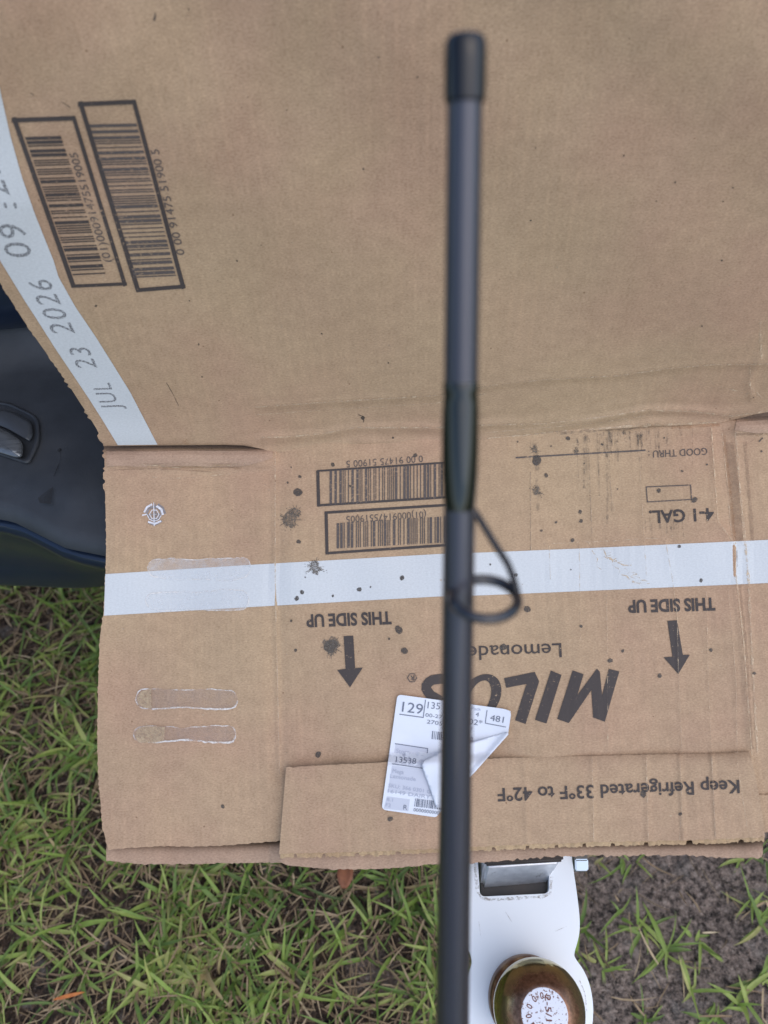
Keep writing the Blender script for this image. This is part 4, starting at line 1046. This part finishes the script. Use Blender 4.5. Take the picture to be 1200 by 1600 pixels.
axw = t.n('ShaderNodeTexWave'); t.l(cxx.outputs[0], axw.inputs['Vector']); axw.inputs['Scale'].default_value = 300; axw.inputs['Distortion'].default_value = .4
M['blank'] = t.done(t.bsdf(Base_Color=(.050, .050, .064), Metallic=.5, Roughness=.22, Coat_Weight=.5, Coat_Roughness=.10, Normal=t.bump(axw.outputs['Fac'], .35, .0004)))
M['ferrule'] = mat_simple('gloss_black_cap', (.006, .006, .008), .09, 0, Specular_IOR_Level=.45)
M['wrap'] = mat_simple('epoxied_thread', (.008, .010, .008), .08, 0, Specular_IOR_Level=.6)
M['steel'] = mat_simple('black_guide_wire', (.018, .017, .020), .22, .4)
def tube(name, pr, mat, parent, n=40):
    return lathe(name, [(r_, s_) for s_, r_ in pr], ra, ax, mat, parent, n)
tot = (ra[2] - .004) / -ax[2]
s790, r790 = rad(790, 50); s1600, r1600 = rad(1600, 52)
prs = [rad(160, 56), rad(400, 55), rad(590, 54), rad(700, 52), (s790, r790), rad(1100, 50), (s1600, r1600), (tot * .6, r1600 * 1.12), (tot * .62, .0085), (tot, .0085)]
shaft = tube('shaft', prs, M['blank'], rod)
tube('end_cap', [(-.0006, .0008), (-.0006, rad(60, 64)[1] * .6), (-.0003, rad(60, 64)[1] * .82), (.0004, rad(60, 64)[1] * .95), (.0014, rad(70, 66)[1])] + [rad(y, w_) for y, w_ in ((95, 67), (140, 66), (157, 65), (160, 60))], M['ferrule'], rod)
tube('thread_wrap', [rad(y, w_) for y, w_ in ((592, 53), (598, 57), (606, 57), (616, 54.5), (625, 56), (650, 58), (700, 58.5), (740, 57), (770, 53), (790, 50), (796, 48))], M['wrap'], rod)
tube('grip', [(tot * .68, .0105), (tot * .69, .0135), (tot * .9, .0145), (tot * .985, .0155), (tot, .013)], mat_simple('foam_grip', (.02, .02, .02), .8), rod)
# guide: foot, frame wires and ring
def wire(bm_pts, r_, n=10, closed=False):
    P_ = [Vector(p) for p in bm_pts]; V = []; F = []; m = len(P_)
    for i, p in enumerate(P_):
        a = P_[(i - 1) % m] if (closed or i > 0) else p; b_ = P_[(i + 1) % m] if (closed or i < m - 1) else p
        T_ = (b_ - a).normalized(); ref = Vector(ax); 
        if abs(T_.dot(ref)) > .95: ref = Vector(R @ np.array([0, 0, 1.]))
        n1 = T_.cross(ref).normalized(); n2 = T_.cross(n1)
        rr = r_[i] if hasattr(r_, '__len__') else r_
        for k in range(n): V.append(p + rr * (n1 * math.cos(2 * math.pi * k / n) + n2 * math.sin(2 * math.pi * k / n)))
    for i in range(m if closed else m - 1):
        for k in range(n): F.append((i * n + k, i * n + (k + 1) % n, ((i + 1) % m) * n + (k + 1) % n, ((i + 1) % m) * n + k))
    return V, F
def curve3(pts, n=24):
    P_ = [np.array(p) for p in pts]; P_ = [2 * P_[0] - P_[1]] + P_ + [2 * P_[-1] - P_[-2]]; out = []
    m = len(P_) - 3
    for i in range(m):
        a, b_, c_, d_ = P_[i:i + 4]
        for k in range(n // m + 1):
            s_ = k / (n // m + 1); out.append(.5 * ((2 * b_) + (-a + c_) * s_ + (2 * a - 5 * b_ + 4 * c_ - d_) * s_ ** 2 + (-a + 3 * b_ - 3 * c_ + d_) * s_ ** 3))
    out.append(P_[-2]); return out
gd_pts = curve3([at(722, 740, .2055), at(727, 785, .2065), at(742, 800, .2075), at(770, 845, .2080), at(795, 885, .2085), at(808, 925, .2085)])
V1, F1 = wire(gd_pts, [.00075 + .0003 * min(1, i / 10) for i in range(len(gd_pts))])
gp2 = curve3([at(716, 745, .2050), at(711, 792, .2060), at(712, 850, .2075), at(712, 905, .209)])
V2, F2 = wire(gp2, .0008); F2 = [tuple(i + len(V1) for i in f_) for f_ in F2]
guide = link('line_guide', mesh('line_guide', V1 + V2, F1 + F2), M['steel'], rod, True)
rcn = at(758, 935, .2068); cxv = R @ np.array([.995, -.03, -.09]); cyv = R @ np.array([0.05, .50, -.86]); cxv /= np.linalg.norm(cxv); cyv /= np.linalg.norm(cyv)
RR = .0090
V3, F3 = wire([rcn + RR * (cxv * math.cos(a) + cyv * math.sin(a)) for a in np.linspace(0, 2 * math.pi, 49)[:-1]], .0015, 12, True)
link('guide_ring', mesh('guide_ring', V3, F3), mat_simple('dark_ceramic_ring', (.02, .02, .026), .12, .2, Coat_Weight=.6), guide, True)
for s_, px_, py_ in ((0, 712, 797), (1, 731, 784)):
    bm = bmesh.new(); bmesh.ops.create_uvsphere(bm, u_segments=16, v_segments=10, radius=.0019, matrix=Matrix.Translation(Vector(at(px_, py_, .2035))))
    me = bpy.data.meshes.new('foot_bead'); bm.to_mesh(me); bm.free(); link('foot_bead', me, mat_simple('clear_epoxy', (.45, .50, .56), .08, .3), guide, True)
